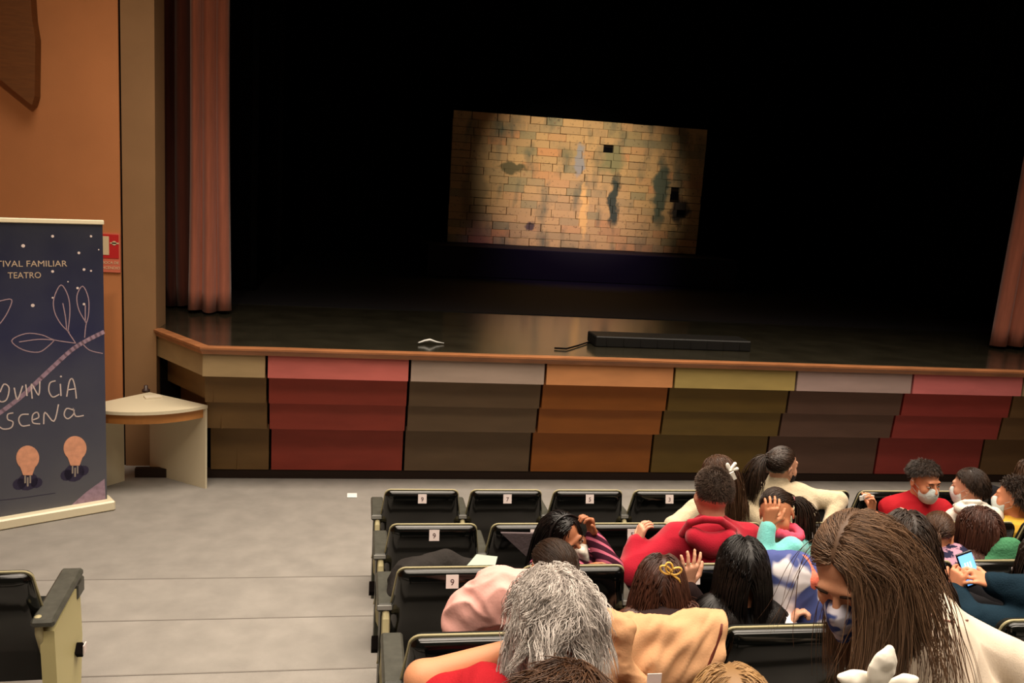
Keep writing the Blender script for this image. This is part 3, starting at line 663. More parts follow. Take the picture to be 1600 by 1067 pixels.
# ------------------------------------------------------------------ people: one implicit surface per body, garments over it, strand hair
SKINS = {}
def skin(rgb): return mat('skin_%d_%d_%d' % rgb, rgb, .5, .35, vary=.06, vscale=30, bump=.05, bscale=300)
def frame(fwd, tilt=0.0):
    """columns right, forward, up; tilt > 0 leans the crown towards the figure's right"""
    f = np.array(fwd, float); f /= np.linalg.norm(f); r = np.cross(f, [0, 0, 1.0]); r /= np.linalg.norm(r); u = np.cross(r, f)
    t = math.radians(tilt); r2 = r * math.cos(t) - u * math.sin(t); u2 = np.cross(r2, f)
    return np.stack([r2, f, u2], 1)
def yawf(yaw, down=0.0): a = math.radians(yaw); d = math.radians(down); return (-math.sin(a) * math.cos(d), math.cos(a) * math.cos(d), -math.sin(d))
def hand_prims(f, w, d, pn, s=1.0, curl=20, spread=8, thumb=1, g=0.0):
    """w wrist, d towards the fingers, pn palm normal, thumb +-1 side, g extra radius"""
    w = np.array(w, float); d = np.array(d, float); d /= np.linalg.norm(d); pn = np.array(pn, float); pn -= pn.dot(d) * d; pn /= np.linalg.norm(pn)
    sd = np.cross(d, pn) * thumb                         # thumb side
    for i, o in enumerate((-.027, -.009, .009, .026)):
        f.cap(w + sd * o * .6 * s, w + d * (.082 + .004 * i - (.006 if i == 0 else 0)) * s + sd * o * s, .013 * s, .0105 * s, .012 * s)
    for i, (o, ln) in enumerate(zip((-.030, -.010, .010, .029), (.056, .070, .076, .066))):
        a = w + d * .082 * s + sd * o * s; ang = 0; dirx = d + sd * math.tan(math.radians(spread)) * (o / .03)
        dirx /= np.linalg.norm(dirx); r = .0085 * s
        for j, fr in enumerate((.45, .30, .25)):
            ang += math.radians(curl * (.7 if j == 0 else 1)); dd = dirx * math.cos(ang) + pn * math.sin(ang)
            b_ = a + dd * ln * fr * s; f.cap(a, b_, r, r * .92, .003); a = b_; r *= .92
    a = w + d * .022 * s + sd * .022 * s; t1 = d * .55 + sd * .75 + pn * .25; t1 /= np.linalg.norm(t1); b_ = a + t1 * .045 * s
    f.cap(a, b_, .014 * s, .011 * s, .01 * s); t2 = d * .9 + sd * .35 + pn * .35; t2 /= np.linalg.norm(t2); c = b_ + t2 * .032 * s
    f.cap(b_, c, .011 * s, .0095 * s, .004); f.cap(c, c + (t2 + pn * .2) * .018 * s, .0095 * s, .008 * s, .003)
def head_prims(f, c, Rm, s, ears=True, detail=True):
    P = lambda x, y, z: c + Rm @ (np.array([x, y, z]) * s)
    E = lambda p, r, k=.02, op='u': f.ell(P(*p), np.array(r) * s, Rm, k * s, op)
    E((0, -.012, .028), (.076, .096, .092), .0); E((0, .030, -.045), (.060, .064, .080), .03); E((0, .070, -.104), (.024, .020, .018), .025)
    for q in (-1, 1): E((q * .036, .060, -.034), (.026, .024, .026), .02)
    if detail:
        f.cap(P(-.032, .085, .024), P(.032, .085, .024), .011 * s, .011 * s, .015 * s)
        for q in (-1, 1): E((q * .031, .104, .002), (.020, .018, .013), .012, 's')
        for q in (-1, 1): E((q * .031, .0775, .006), (.0155, .0155, .0135), .003)
        f.cap(P(0, .094, .004), P(0, .113, -.034), .0075 * s, .012 * s, .010 * s)
        for q in (-1, 1): E((q * .011, .104, -.038), (.008, .010, .007), .006)
        E((0, .092, -.063), (.022, .012, .006), .006); E((0, .090, -.074), (.019, .012, .007), .006)
    if ears:
        for q in (-1, 1):
            E((q * .080, -.008, -.006), (.007, .019, .031), .006); E((q * .086, -.004, -.004), (.005, .010, .018), .003, 's')
def torso_prims(f, J, t, bs, low=True):
    sh = [J['shl'], J['shr']]; pel, nb = J['pel'], J['nb']; ax = nb - pel; up_ = ax / np.linalg.norm(ax)
    rt = J['shr'] - J['shl']; rt = rt - rt.dot(up_) * up_; rt /= np.linalg.norm(rt); fw = np.cross(up_, rt); Rm = np.stack([rt, fw, up_], 1)
    hh = np.linalg.norm(ax)
    f.ell(pel + ax * .68, (.150 * bs + t, .100 * bs + t, hh * .34 + t), Rm, .04)
    f.ell(pel + ax * .32, (.140 * bs + t, .105 * bs + t, hh * .34 + t), Rm, .06)
    f.ell(pel, (.160 * bs + t, .120 * bs + t, .10 * bs + t), Rm, .06)
    for q in sh: f.cap(pel + ax * .86, q, .06 * bs + t, .05 * bs + t, .05)
    f.cap(pel + ax * .8, nb, .075 * bs + t, .050 * bs + t, .04)
def arm_prims(f, a, bs, t, fr=1.0):
    S, E_, W = a; f.cap(S, E_, .046 * bs + t, .038 * bs + t, .03)
    f.cap(E_, E_ + (W - E_) * fr, .038 * bs + t, (.038 - .012 * fr) * bs + t * .9, .02)

def hair_mat(name, c1, c2, rough=.42, spec=.35):
    if name in MATS: return MATS[name]
    m = bpy.data.materials.new(name); m.use_nodes = True; nt = m.node_tree; N = nt.nodes; L = nt.links; b = N['Principled BSDF']
    at = N.new('ShaderNodeAttribute'); at.attribute_name = 'tone'; x = N.new('ShaderNodeMix'); x.data_type = 'RGBA'
    x.inputs[6].default_value = lin(c1); x.inputs[7].default_value = lin(c2); L.new(at.outputs['Fac'], x.inputs[0]); L.new(x.outputs[2], b.inputs['Base Color'])
    b.inputs['Roughness'].default_value = rough; b.inputs['Specular IOR Level'].default_value = spec
    MATS[name] = m; return m
THR = ([-1, -.35, -.05, .25, .6, 1], [-.62, -.52, -.12, .25, .50, .62])
CC = np.array([0, -.014, .028]); CR = np.array([.079, .099, .095])
def strands(n, length, steps, part=None, side=.6, back=.6, grav=.3, mom=.75, noise=.05, vol=.08, tie=None, lift=.0, fwd=0.0, region=None, colliders=(), Rm=None, c=None, s=1.0, rad=.0016, seed=1, curl=0.0, tail=None, lenvar=.25, wave=0.0, wfreq=9.0, clump=.45, nclump=22, side2=None, back2=None):
    r = np.random.default_rng(seed); D = r.normal(size=(n * 6, 3)); D /= np.linalg.norm(D, axis=1)[:, None]
    ok = D[:, 2] > np.interp(D[:, 1], *THR)
    if region is not None: ok &= region(D)
    D = D[ok][:n]
    if len(D) == 0: D = np.array([[.6, .6, .53]])
    n = len(D)
    P = CC + D * CR * 1.0; lay = 1.03 + vol * r.random(n) ** .7
    nrm = D / CR; nrm /= np.linalg.norm(nrm, axis=1)[:, None]
    g = Rm.T @ np.array([0, 0, -1.0])
    if part is not None:
        sg = np.sign(D[:, 0] - part) ; dr = np.stack([sg * side, np.full(n, -back) + fwd, np.zeros(n)], 1) + g * .3
    else: dr = np.stack([D[:, 0] * side, np.full(n, -back) + fwd, np.zeros(n)], 1) + g * .3
    if side2 is not None:
        m2 = D[:, 0] > part; dr[m2] = np.array([side2, -back2, 0]) + g * .2
    dr += r.normal(size=(n, 3)) * noise * 2
    L = length * (1 - lenvar * r.random(n)); st = L / steps
    out = np.zeros((n, steps + 1, 3)); out[:, 0] = P; alive = np.ones(n, bool)
    ph = r.uniform(0, 6.28, n); cd = r.normal(size=(n, 3)); tp = None
    if tie is not None: tp = np.array(tie, float)
    done = np.zeros(n, bool); nv_ = r.normal(size=(n, 3))
    ng = min(n, max(4, n // nclump)); gi = r.choice(n, ng, replace=False); own = gi[np.argmin(((D[:, None] - D[gi][None]) ** 2).sum(2), 1)]
    ph = ph[own] + .5 * r.normal(size=n)
    for k in range(steps):
        if tp is not None:
            v = tp + 0.010 * cd - P; dist = np.linalg.norm(v, axis=1); done |= dist < .022
            dr = np.where(done[:, None], v * 0, v / (dist[:, None] + 1e-6))
        else:
            dr = dr * mom + g * grav + nv_ * noise + lift * nrm * (k < 3) + curl * np.stack([np.sin(ph + k * 1.1), np.cos(ph + k * 1.1), np.sin(ph * 2 + k * .9)], 1)
            if wave: dr = dr + wave * np.stack([wob(P, wfreq / .1, 31 + seed), wob(P, wfreq / .1, 32 + seed), .5 * wob(P, wfreq / .1, 33 + seed)], 1)
        dd = dr / (np.linalg.norm(dr, axis=1)[:, None] + 1e-9)
        P = P + dd * st[:, None] * (~done[:, None] if tp is not None else 1)
        q = (P - CC) / CR; k0 = np.linalg.norm(q, axis=1); m = k0 < lay
        P = np.where(m[:, None], CC + q / k0[:, None] * lay[:, None] * CR, P)
        # face and neck mass
        fc = np.array([0, .02, -.06]); fr = np.array([.066, .060, .085]); q = (P - fc) / fr; k0 = np.linalg.norm(q, axis=1); m = (k0 < 1.03)
        P = np.where(m[:, None], fc + q / k0[:, None] * 1.03 * fr, P)
        for a, b_, ra in colliders:
            v = b_ - a; t = np.clip(((P - a) @ v) / (v @ v), 0, 1); cp = a + t[:, None] * v; q = P - cp; dd_ = np.linalg.norm(q, axis=1); m = dd_ < ra
            P = np.where(m[:, None], cp + q / (dd_[:, None] + 1e-9) * (ra + .002), P)
        out[:, k + 1] = P
    if clump:
        wgt = (np.linspace(0, 1, steps + 1) ** 1.2 * clump)[None, :, None]; out = out + (out[own] - out) * wgt
    out = (out, np.clip(.55 * r.random(n)[own] + .45 * r.random(n), 0, 1))
    return out
def tail_strands(n, start, d0, length, steps, g, spread=.03, mom=.8, grav=.3, noise=.04, seed=3, curl=0.0, colliders=(), r0=.014):
    r = np.random.default_rng(seed); o = r.normal(size=(n, 3)); o /= np.linalg.norm(o, axis=1)[:, None]; o *= r.random((n, 1)) ** .5
    P = np.array(start) + o * r0; dr = np.array(d0) + o * .35; L = length * (1 - .35 * r.random(n)); st = L / steps; ph = r.uniform(0, 6.28, n)
    out = np.zeros((n, steps + 1, 3)); out[:, 0] = P
    for k in range(steps):
        dr = dr * mom + g * grav + r.normal(size=(n, 3)) * noise + o * spread * (1 if k < steps * .5 else -1.0) + curl * np.stack([np.sin(ph + k), np.cos(ph + k), 0 * ph], 1)
        P = P + dr / np.linalg.norm(dr, axis=1)[:, None] * st[:, None]
        for a, b_, ra in colliders:
            v = b_ - a; t = np.clip(((P - a) @ v) / (v @ v), 0, 1); cp = a + t[:, None] * v; q = P - cp; dd_ = np.linalg.norm(q, axis=1); m = dd_ < ra
            P = np.where(m[:, None], cp + q / (dd_[:, None] + 1e-9) * (ra + .002), P)
        out[:, k + 1] = P
    return out
def tubes(S, rad, seed=0):
    """S (n,k,3) -> verts, quads, tone; three-sided tapering strands"""
    tn_ = None
    if isinstance(S, tuple): S, tn_ = S
    n, k, _ = S.shape; T = np.gradient(S, axis=1); T /= np.linalg.norm(T, axis=2)[:, :, None] + 1e-9
    ref = np.array([.31, .22, .93]); A = np.cross(T, ref); A /= np.linalg.norm(A, axis=2)[:, :, None] + 1e-9; B = np.cross(T, A)
    r = np.random.default_rng(seed); rr = rad * (.7 + .6 * r.random((n, 1))) * np.interp(np.arange(k), [0, k * .6, k - 1], [1, 1, .25])[None]
    V = np.stack([S + (A * math.cos(q) + B * math.sin(q)) * rr[:, :, None] for q in (0, 2.094, 4.189)], 2).reshape(-1, 3)
    base = (np.arange(n)[:, None] * k + np.arange(k - 1)[None]).ravel() * 3
    Q = np.concatenate([np.stack([base + a, base + b_, base + 3 + b_, base + 3 + a], 1) for a, b_ in ((0, 1), (1, 2), (2, 0))])
    tone = np.repeat(np.clip((r.random((n, 1)) if tn_ is None else tn_[:, None]) * .85 + np.linspace(0, .15, k)[None], 0, 1).reshape(-1), 3)
    return V, Q, tone
def cap_mesh(scale=1.035, region=None, nu=48, nv=32):
    th = np.linspace(0, math.pi, nv + 1); ph = np.linspace(0, 2 * math.pi, nu + 1)[:-1]
    D = np.stack([np.outer(np.sin(th), np.cos(ph)), np.outer(np.sin(th), np.sin(ph)), np.outer(np.cos(th), np.ones(nu))], 2).reshape(-1, 3)
    ok = D[:, 2] > np.interp(D[:, 1], *THR) + .02
    if region is not None: ok &= region(D)
    V = CC + D * CR * scale; V[~ok] = CC + D[~ok] * CR * .93
    i, j = np.meshgrid(np.arange(nv), np.arange(nu), indexing='ij'); a = (i * nu + j).ravel(); b_ = (i * nu + (j + 1) % nu).ravel()
    Q = np.stack([a, b_, b_ + nu, a + nu], 1); keep = ok[Q].any(1); return V, Q[keep]
def hair(parent, c, Rm, s, sets, m, rad=.0016, cap=True, region=None, masses=None, seed=0, capscale=1.035, h=.008, name='hair'):
    Vs, Qs, Ts = [], [], []; o = 0
    def push(V, Q, T):
        nonlocal o
        Vs.append(V); Qs.append(Q + o); Ts.append(T); o += len(V)
    if cap:
        V, Q = cap_mesh(capscale, region); push(c + (V * s) @ Rm.T, Q, np.full(len(V), .3))
    if masses:
        lo = np.min([np.minimum(a, b_) - max(r1, r2) for a, b_, r1, r2 in masses], 0) - .03; hi = np.max([np.maximum(a, b_) + max(r1, r2) for a, b_, r1, r2 in masses], 0) + .03
        f = Field(lo, hi, h)
        for a, b_, r1, r2 in masses: f.cap(a, b_, r1, r2, .03)
        me = f.mesh('t', folds(.004, 60, seed)); Q = np.zeros(len(me.polygons) * 4, np.int32); me.polygons.foreach_get('vertices', Q); bpy.data.meshes.remove(me)
        push(f.V, Q.reshape(-1, 4), np.full(len(f.V), .25))
    for S in sets:
        W = (c + (S[0] * s) @ Rm.T, S[1]) if isinstance(S, tuple) else c + (S * s) @ Rm.T
        V, Q, T = tubes(W, rad * s, seed); push(V, Q, T); seed += 1
    V = np.concatenate(Vs); me = raw_mesh(name, V, np.concatenate(Qs)); at = me.attributes.new('tone', 'FLOAT', 'POINT'); at.data.foreach_set('value', np.concatenate(Ts).astype(np.float32))
    return obj(name, me, m, parent)

WHITE = mat('eye_white', (225, 218, 208), .25, .5); IRIS = mat('eye_dark', (34, 22, 16), .2, .5); BROW = mat('brow_dark', (40, 27, 20), .8, .1)
DENIM = mat('trousers_denim', (44, 52, 70), .85, .1, bump=.3, bscale=300); DARKP = mat('trousers_dark', (26, 25, 28), .85, .1, bump=.3, bscale=300); SHOE = mat('shoe_dark', (40, 38, 38), .5, .3)
def eyes(par, c, Rm, s, look=(0, 0), closed=False):
    P = lambda x, y, z: c + Rm @ (np.array([x, y, z]) * s)
    for q in (-1, 1):
        if not closed:
            f = Field(P(q * .031, .077, .002) - .02 * s, P(q * .031, .077, .002) + .02 * s, .002); f.ell(P(q * .031, .0800, .0005), np.array((.0135, .0135, .0115)) * s, Rm, 0); e = obj('eye', f.mesh('eye'), WHITE, par)
            ic = P(q * .031 + look[0] * .004, .0905, .0005 + look[1] * .004); f = Field(ic - .012 * s, ic + .012 * s, .0015); f.ell(ic, np.array((.0062, .0035, .0066)) * s, Rm, 0); obj('iris', f.mesh('iris'), IRIS, e)
        mb = MB().tube([P(q * .014, .098, .021), P(q * .028, .099, .026), P(q * .047, .088, .020)], [.0025 * s, .0035 * s, .0015 * s], 6); mb.build('eyebrow', BROW, par, smooth=True)
def face_mask(par, c, Rm, s, m, kind='surgical', h=.003):
    P = lambda x, y, z: c + Rm @ (np.array([x, y, z]) * s); lo = P(0, .07, -.06) - .13 * s; f = Field(lo, lo + .26 * s, h)
    E = lambda p, r, k=.02, op='u': f.ell(P(*p), np.array(r) * s, Rm, k * s, op)
    E((0, .034, -.056), (.065, .067, .072), 0); E((0, .070, -.104), (.028, .022, .020), .03); E((0, .098, -.036), (.016, .022, .026), .03); E((0, .085, -.065), (.030, .022, .035), .03)
    if kind == 'ffp2': f.cap(P(0, .118, -.025), P(0, .112, -.10), .010 * s, .012 * s, .03)
    f.plane_cut(P(0, .06, -.014), Rm @ np.array([0, -.12, 1.0]), .004); f.plane_cut(P(0, .035, -.05), Rm @ np.array([0, -1.0, 0]), .004)
    f.plane_cut(P(0, .09, -.122), Rm @ np.array([0, .2, -1.0]), .01)
    o = obj('face_mask', f.mesh('face_mask', folds(.0012, 90, 3), relax=0), m, par)
    for q in (-1, 1):
        MB().tube([P(q * .060, .045, -.035), P(q * .073, .012, -.012), P(q * .086, -.012, .012), P(q * .087, -.024, -.008), P(q * .075, -.005, -.04), P(q * .060, .038, -.075)], .0013 * s, 5).build('ear_loop', m, o, smooth=True)
    return o
def person(label, group, hc, fwd, tilt, s, pel, shyaw, top, skinc, arms=None, sleeves=1.0, h=.006, det=True, ears=True, trousers=DARKP, legs='sit', floorz=0, neck=None, hands=None, bs=None, thick=.014, fold=(.005, 26), extra=None, top_name='sweater', shw=None, seed=0, drop=.045, hh=None):
    """hc head centre, pel pelvis (world). arms: {'l': (elbow, wrist), 'r': ...}; hands: {'l': dict(...)}"""
    hc = np.array(hc, float); pel = np.array(pel, float); Rm = frame(fwd, tilt); bs = bs or s
    nb = np.array(neck, float) if neck is not None else hc + Rm @ (np.array([0, -.03, -.10]) * s) + np.array([0, 0, -.065 * s])
    a = math.radians(shyaw); rt = np.array([math.cos(a), math.sin(a), 0]); fw = np.array([-math.sin(a), math.cos(a), 0])
    w_ = (shw or .165) * bs
    J = dict(pel=pel, nb=nb, shl=nb - rt * w_ - np.array([0, 0, drop * bs]), shr=nb + rt * w_ - np.array([0, 0, drop * bs]))
    par = empty('person', (pel[0], pel[1], floorz)); tag(par, label, 'person', group); inv = -np.array([pel[0], pel[1], floorz])
    A = {}
    for q, S in (('l', J['shl']), ('r', J['shr'])):
        if arms and q in arms and arms[q] is not None: A[q] = (S, np.array(arms[q][0], float), np.array(arms[q][1], float))
        else:
            sg = -1 if q == 'l' else 1
            E_ = S + (-np.array([0, 0, 1]) * .24 + fw * .07 + rt * sg * .03) * bs; A[q] = (S, E_, E_ + (fw * .20 - rt * sg * .07 + np.array([0, 0, -.01])) * bs)
    pts = [hc, pel, nb] + [p for t in A.values() for p in t]
    lo = np.min(pts, 0) - .19 * s; hi = np.max(pts, 0) + .19 * s
    f = Field(lo, hi, h); head_prims(f, hc, Rm, s, ears, det)
    f.cap(hc + Rm @ (np.array([0, -.022, -.05]) * s), nb, .050 * s, .054 * s, .02)
    torso_prims(f, J, -.004, bs)
    for q, t in A.items():
        arm_prims(f, t, bs, 0); hd = dict((hands or {}).get(q, {})); d = hd.pop('d', None)
        if d is None: d = t[2] - t[1]
        pn = hd.pop('pn', None)
        if pn is None: pn = np.array([0, 0, -1.0]) if abs((d / np.linalg.norm(d))[2]) < .8 else -fw
        th = hd.pop('thumb', 1 if q == 'l' else -1)
        hand_prims(f, t[2], d, pn, s=hd.pop('s', s), thumb=th, **hd)
    kids = []
    body = obj('body', f.mesh('body'), skinc, par); kids.append(body)
    g = Field(lo - .03, hi + .03, max(h, .007)); torso_prims(g, J, thick, bs)
    for t in A.values():
        fr = sleeves
        if fr > 1e-3 and fr >= .5: arm_prims(g, t, bs, thick, (fr - .5) * 2 * .96)
        else: S, E_, W_ = t; g.cap(S, S + (E_ - S) * fr * 2, .046 * bs + thick * 1.3, .044 * bs + thick * 1.5, .03)
    if extra: extra(g, J, hc, Rm, s, A)
    kids.append(obj(top_name, g.mesh(top_name, folds(fold[0], fold[1], seed)), top, par))
    # legs
    if legs:
        L_ = Field(pel - [.45, .6, .75], pel + [.45, .6, .18], .012)
        L_.ell(pel, (.165 * bs, .125 * bs, .11 * bs), None, .03)
        for sg in (-1, 1):
            hp = pel + rt * sg * .085 * bs
            if legs == 'sit': kn = hp + fw * .36 * bs + np.array([0, 0, .0]) + rt * sg * .03; an = kn + fw * .05; an[2] = floorz + .09
            elif legs == 'kneel': kn = hp + fw * .03 * bs; kn[2] -= .22 * bs; an = kn - fw * .30 * bs
            else: kn = hp.copy(); kn[2] = (pel[2] + floorz) / 2 + .02; kn += fw * .03; an = kn.copy(); an[2] = floorz + .09; an -= fw * .02
            L_.cap(hp, kn, .085 * bs, .062 * bs, .04); L_.cap(kn, an, .060 * bs, .042 * bs, .02)
            fs = Field(an - .2, an + .2, .009); toe = fw * .11 * bs if legs != 'kneel' else -fw * .09
            fs.cap(an - [0, 0, .045], an + toe - [0, 0, .055], .040, .034, .01); kids.append(obj('shoe', fs.mesh('shoe'), SHOE, par))
        kids.append(obj('trousers', L_.mesh('trousers', folds(.004, 30, seed)), trousers, par))
    for k in kids: k.location = inv
    return dict(par=par, J=J, A=A, c=hc, R=Rm, s=s, inv=inv, rt=rt, fw=fw, bs=bs)
def place(o, p): o.location = p['inv']; return o
def fix(p):
    for k in p['par'].children:
        k.location = p['inv']
def coll(p, extra=(), pad=.012):
    """body colliders in head-local units"""
    J = p['J']; T = lambda w_: (p['R'].T @ (np.array(w_) - p['c'])) / p['s']; s = p['s']; b = p['bs']
    out = [(T(J['nb']), T(J['nb'] + (p['c'] - J['nb']) * .7), .055 + pad), (T(J['shl']), T(J['shr']), .062 * b / s + pad)]
    ax = J['pel'] - J['nb']; dn = J['nb'] + ax * .25
    for q in (-.075, 0, .075): out.append((T(dn + p['rt'] * q * b), T(J['pel'] + p['rt'] * q * b), .102 * b / s + pad))
    return out
def G(p): return p['R'].T @ np.array([0, 0, -1.0])
def SX(k): return .43 + .55 * k
def pelv(row, x, dy=.20): return np.array([x, ROWS[row - 1][0] + dy, ROWS[row - 1][1] + .44 + .11])
def cloth_hood(rad=.055, up_=.02, back=.05):
    def e(g, J, hc, Rm, s, A):
        b = J['nb'] + np.array([0, 0, up_]); rt = J['shr'] - J['shl']; rt /= np.linalg.norm(rt); fw = np.cross([0, 0, 1], rt)
        for i in range(9):
            a0 = math.pi * (i / 8) ; a1 = math.pi * ((i + 1) / 8)
            if i == 8: continue
            p = lambda a: b + rt * math.cos(a) * .085 * s - fw * math.sin(a) * .075 * s + np.array([0, 0, -.02 - .0 * math.sin(a)])
            g.cap(p(a0), p(a1), rad * s * (.6 + .4 * math.sin(a0)), rad * s * (.6 + .4 * math.sin(a1)), .02)
        g.ell(b - fw * (back + .03) * s - np.array([0, 0, .05 * s]), (.10 * s, .045 * s, .085 * s), np.stack([rt, fw, [0, 0, 1]], 1), .03)
    return e
def collar(rad=.02, hgt=.06):
    def e(g, J, hc, Rm, s, A):
        d = hc - J['nb']; d /= np.linalg.norm(d); g.cap(J['nb'] - d * .02, J['nb'] + d * hgt, .066 * s, .062 * s, .015)
    return e
# ------------------------------------------------------------------ the audience
sk1 = skin((206, 152, 124)); sk2 = skin((190, 126, 90)); sk3 = skin((168, 108, 76)); sk4 = skin((212, 140, 104))
H_BLACK = hair_mat('hair_black', (8, 6, 6), (24, 18, 16), .36, .35); H_DARK = hair_mat('hair_dark_brown', (22, 15, 11), (62, 44, 32), .4); H_BROWN = hair_mat('hair_brown', (44, 27, 18), (96, 66, 44), .42)
H_RED = hair_mat('hair_chestnut', (38, 20, 15), (88, 52, 38), .4); H_MID = hair_mat('hair_light_brown', (50, 35, 26), (138, 106, 80), .45); H_GREY = hair_mat('hair_silver', (130, 120, 114), (240, 232, 224), .5); H_FUZZ = hair_mat('hair_short_dark', (44, 34, 28), (98, 80, 68), .6, .2)
H_BLOND = hair_mat('hair_dark_blond', (96, 68, 40), (190, 150, 100), .45)
creamw = mat('cream_wool', (198, 182, 152), .9, .15, vary=.05, vscale=40, bump=.35, bscale=140, sheen=.3)
PH = 'audience watching from the seats'
def short_hair(p, m, n=900, L=.045, vol=.05, seed=1, rad=.0014, region=None, fwd=0.0, lift=.35, scale=1.03, noise=.12, wave=.10, clump=.3):
    n = int(n * 1.5); rad *= .8; noise *= .5; lift *= .6
    S = strands(n, L, 6, wave=wave, wfreq=2, clump=clump, side=.35, back=.35, fwd=fwd, grav=.12, mom=.9, noise=noise, vol=vol, lift=lift, Rm=p['R'], seed=seed, region=region)
    return place(hair(p['par'], p['c'], p['R'], p['s'], [S], m, rad, capscale=scale, region=region), p)
def long_hair(p, m, n=1500, L=.42, part=0.0, side=.6, back=.35, rad=.0020, seed=1, vol=.12, steps=14, noise=.04, curl=0.0, masses=None, region=None, cap=True, more=(), grav=.3, capscale=1.04, lenvar=.25, mom=.72):
    S = strands(n, L, steps, part=part, side=side, back=back, grav=grav, noise=noise, vol=vol, Rm=p['R'], seed=seed, curl=curl, colliders=coll(p), region=region, lenvar=lenvar, mom=mom)
    return place(hair(p['par'], p['c'], p['R'], p['s'], [S] + list(more), m, rad, masses=masses, cap=cap, capscale=capscale, seed=seed), p)
def tied_hair(p, m, tie, d0, L=.25, n=900, nt=400, rad=.0018, seed=1, spread=.05, curl=0.0, steps=12, region=None, tn=.04):
    S = strands(n, .26, 9, tie=tie, vol=.035, Rm=p['R'], seed=seed, region=region)
    T = tail_strands(nt, np.array(tie) * 1.02, d0, L, steps, G(p), spread=spread, noise=tn, seed=seed, curl=curl, colliders=coll(p))
    return place(hair(p['par'], p['c'], p['R'], p['s'], [S, T], m, rad, region=region), p)
def ball(name, c, r, m, par, Rm=None, k=0.0, h=.004):
    f = Field(np.array(c) - max(r) - .01, np.array(c) + max(r) + .01, h); f.ell(c, r, Rm, 0); return obj(name, f.mesh(name), m, par)
def hl(p, x, y, z): return p['c'] + p['R'] @ (np.array([x, y, z]) * p['s'])
def bow_mesh(c, ax, nrm, size, loops=2, th=.006, h=.003):
    """ribbon bow lying in the plane spanned by ax and cross(nrm, ax)"""
    ax = np.array(ax, float); ax /= np.linalg.norm(ax); nrm = np.array(nrm, float); nrm -= nrm.dot(ax) * ax; nrm /= np.linalg.norm(nrm); sd = np.cross(nrm, ax); c = np.array(c)
    f = Field(c - size * 1.6, c + size * 1.6, h)
    for q in (-1, 1):
        f.ell(c + ax * q * size * .55, (size * .5, size * .30, th), np.stack([ax, sd, nrm], 1), .004)
        f.cap(c, c + ax * q * size * .35 - sd * size * 1.0, th * 1.2, th * 1.6, .006)
    f.ell(c, (size * .16, size * .16, th * 1.8), np.stack([ax, sd, nrm], 1), .004); return f.mesh('hair_bow')

def hood(p, m, pts, rim, r0, r1, seed=0, Yc=None):
    P = [onY(*q) for q in pts]; Rr = [onY(*q) for q in rim]; al = P + Rr
    f = Field(np.min(al, 0) - .13, np.max(al, 0) + .13, .0055)
    for i in range(len(P) - 1): f.cap(P[i], P[i + 1], r0, r0, .05)
    for i in range(len(Rr) - 1): f.cap(Rr[i], Rr[i + 1], r1, r1, .008)
    return place(obj('hood', f.mesh('hood', folds(.006, 22, seed)), m, p['par']), p)
# A  cream top and white bow, second row
c = onY(1120, 742, 4.82)
p = person('child in cream top with white ribbon in long brown hair, behind the red hoodie', PH, c, yawf(55, 5), -8, 1.0, [c[0] + .02, 4.78, .82], 10, creamw, sk1, legs='stand',
    arms={'l': (onY(1052, 822, 4.72), onY(1075, 850, 4.95)), 'r': (onY(1186, 812, 4.75), onY(1180, 850, 4.95))}, floorz=.25, seed=1)
long_hair(p, H_BROWN, 1100, .34, part=.1, side=.25, back=.75, seed=2, vol=.06, rad=.002)
place(obj('hair_ribbon', bow_mesh(onY(1140, 735, 4.70), (-.5, 0, 1), (.2, -1, .2), .05, th=.007), mat('ribbon_white', (236, 230, 218), .6), p['par']), p)
q = MB().box((-.014, -.004, -.05), (.014, .004, .0), Matrix.Rotation(-.5, 4, 'Y')).build('ribbon_tail', MATS['ribbon_white'], p['par']); q.location = Vector(onY(1143, 738, 4.66)) + Vector(p['inv'])

# B  cream turtleneck and ponytail
c = onY(1222, 728, 4.85)
p = person('child in cream turtleneck with dark ponytail, elbow bent out to the right', PH, c, yawf(-72, 0), 4, 1.0, [onY(1232, 800, 4.8)[0], 4.8, .93], -8, creamw, sk1,
    arms={'l': (onY(1170, 808, 4.8), onY(1192, 850, 4.9)), 'r': (onY(1309, 782, 4.78), onY(1294, 828, 4.66))}, floorz=.25, extra=collar(.02, .075), seed=2, legs='stand', trousers=DARKP, bs=1.08, drop=.03)
tied_hair(p, H_DARK, (-.03, -.115, .055), (-.05, -1.0, .15), .34, 900, 420, seed=4, spread=.08)
face_mask(p['par'], p['c'], p['R'], p['s'], mat('mask_dark', (40, 36, 40), .8, .1))
fix(p)

# C  boy kneeling backwards in red T-shirt and mask
redT = mat('red_cotton', (160, 24, 34), .85, .15, vary=.05, vscale=10, bump=.2, bscale=200)
maskw = mat('mask_pale_blue', (206, 216, 214), .8, .1); maskn = mat('mask_white', (232, 224, 210), .8, .1)
c = onY(1444, 751, 4.75)
hw = onY(1362, 800, 4.66)
p = person('boy in red T-shirt and pale mask, turned round to face the back', PH, c, (.12, -1, -.12), 3, 1.0, [c[0] - .03, 4.82, .86], 176, redT, sk4,
    arms={'r': (onY(1398, 838, 4.74), hw), 'l': (onY(1478, 838, 4.66), onY(1440, 830, 4.55))}, sleeves=.5, floorz=.25, legs='kneel', seed=3, h=.0045,
    hands={'r': dict(d=(-.1, -.1, 1), curl=45, pn=(-1, .1, 0)), 'l': dict(d=(-1, -.2, .1), curl=30)}, top_name='t_shirt', thick=.018)
short_hair(p, H_DARK, 1900, .045, vol=.05, fwd=.55, lift=.35, seed=5, rad=.0015, noise=.1, wave=.06, region=lambda D: D[:, 2] > .22)
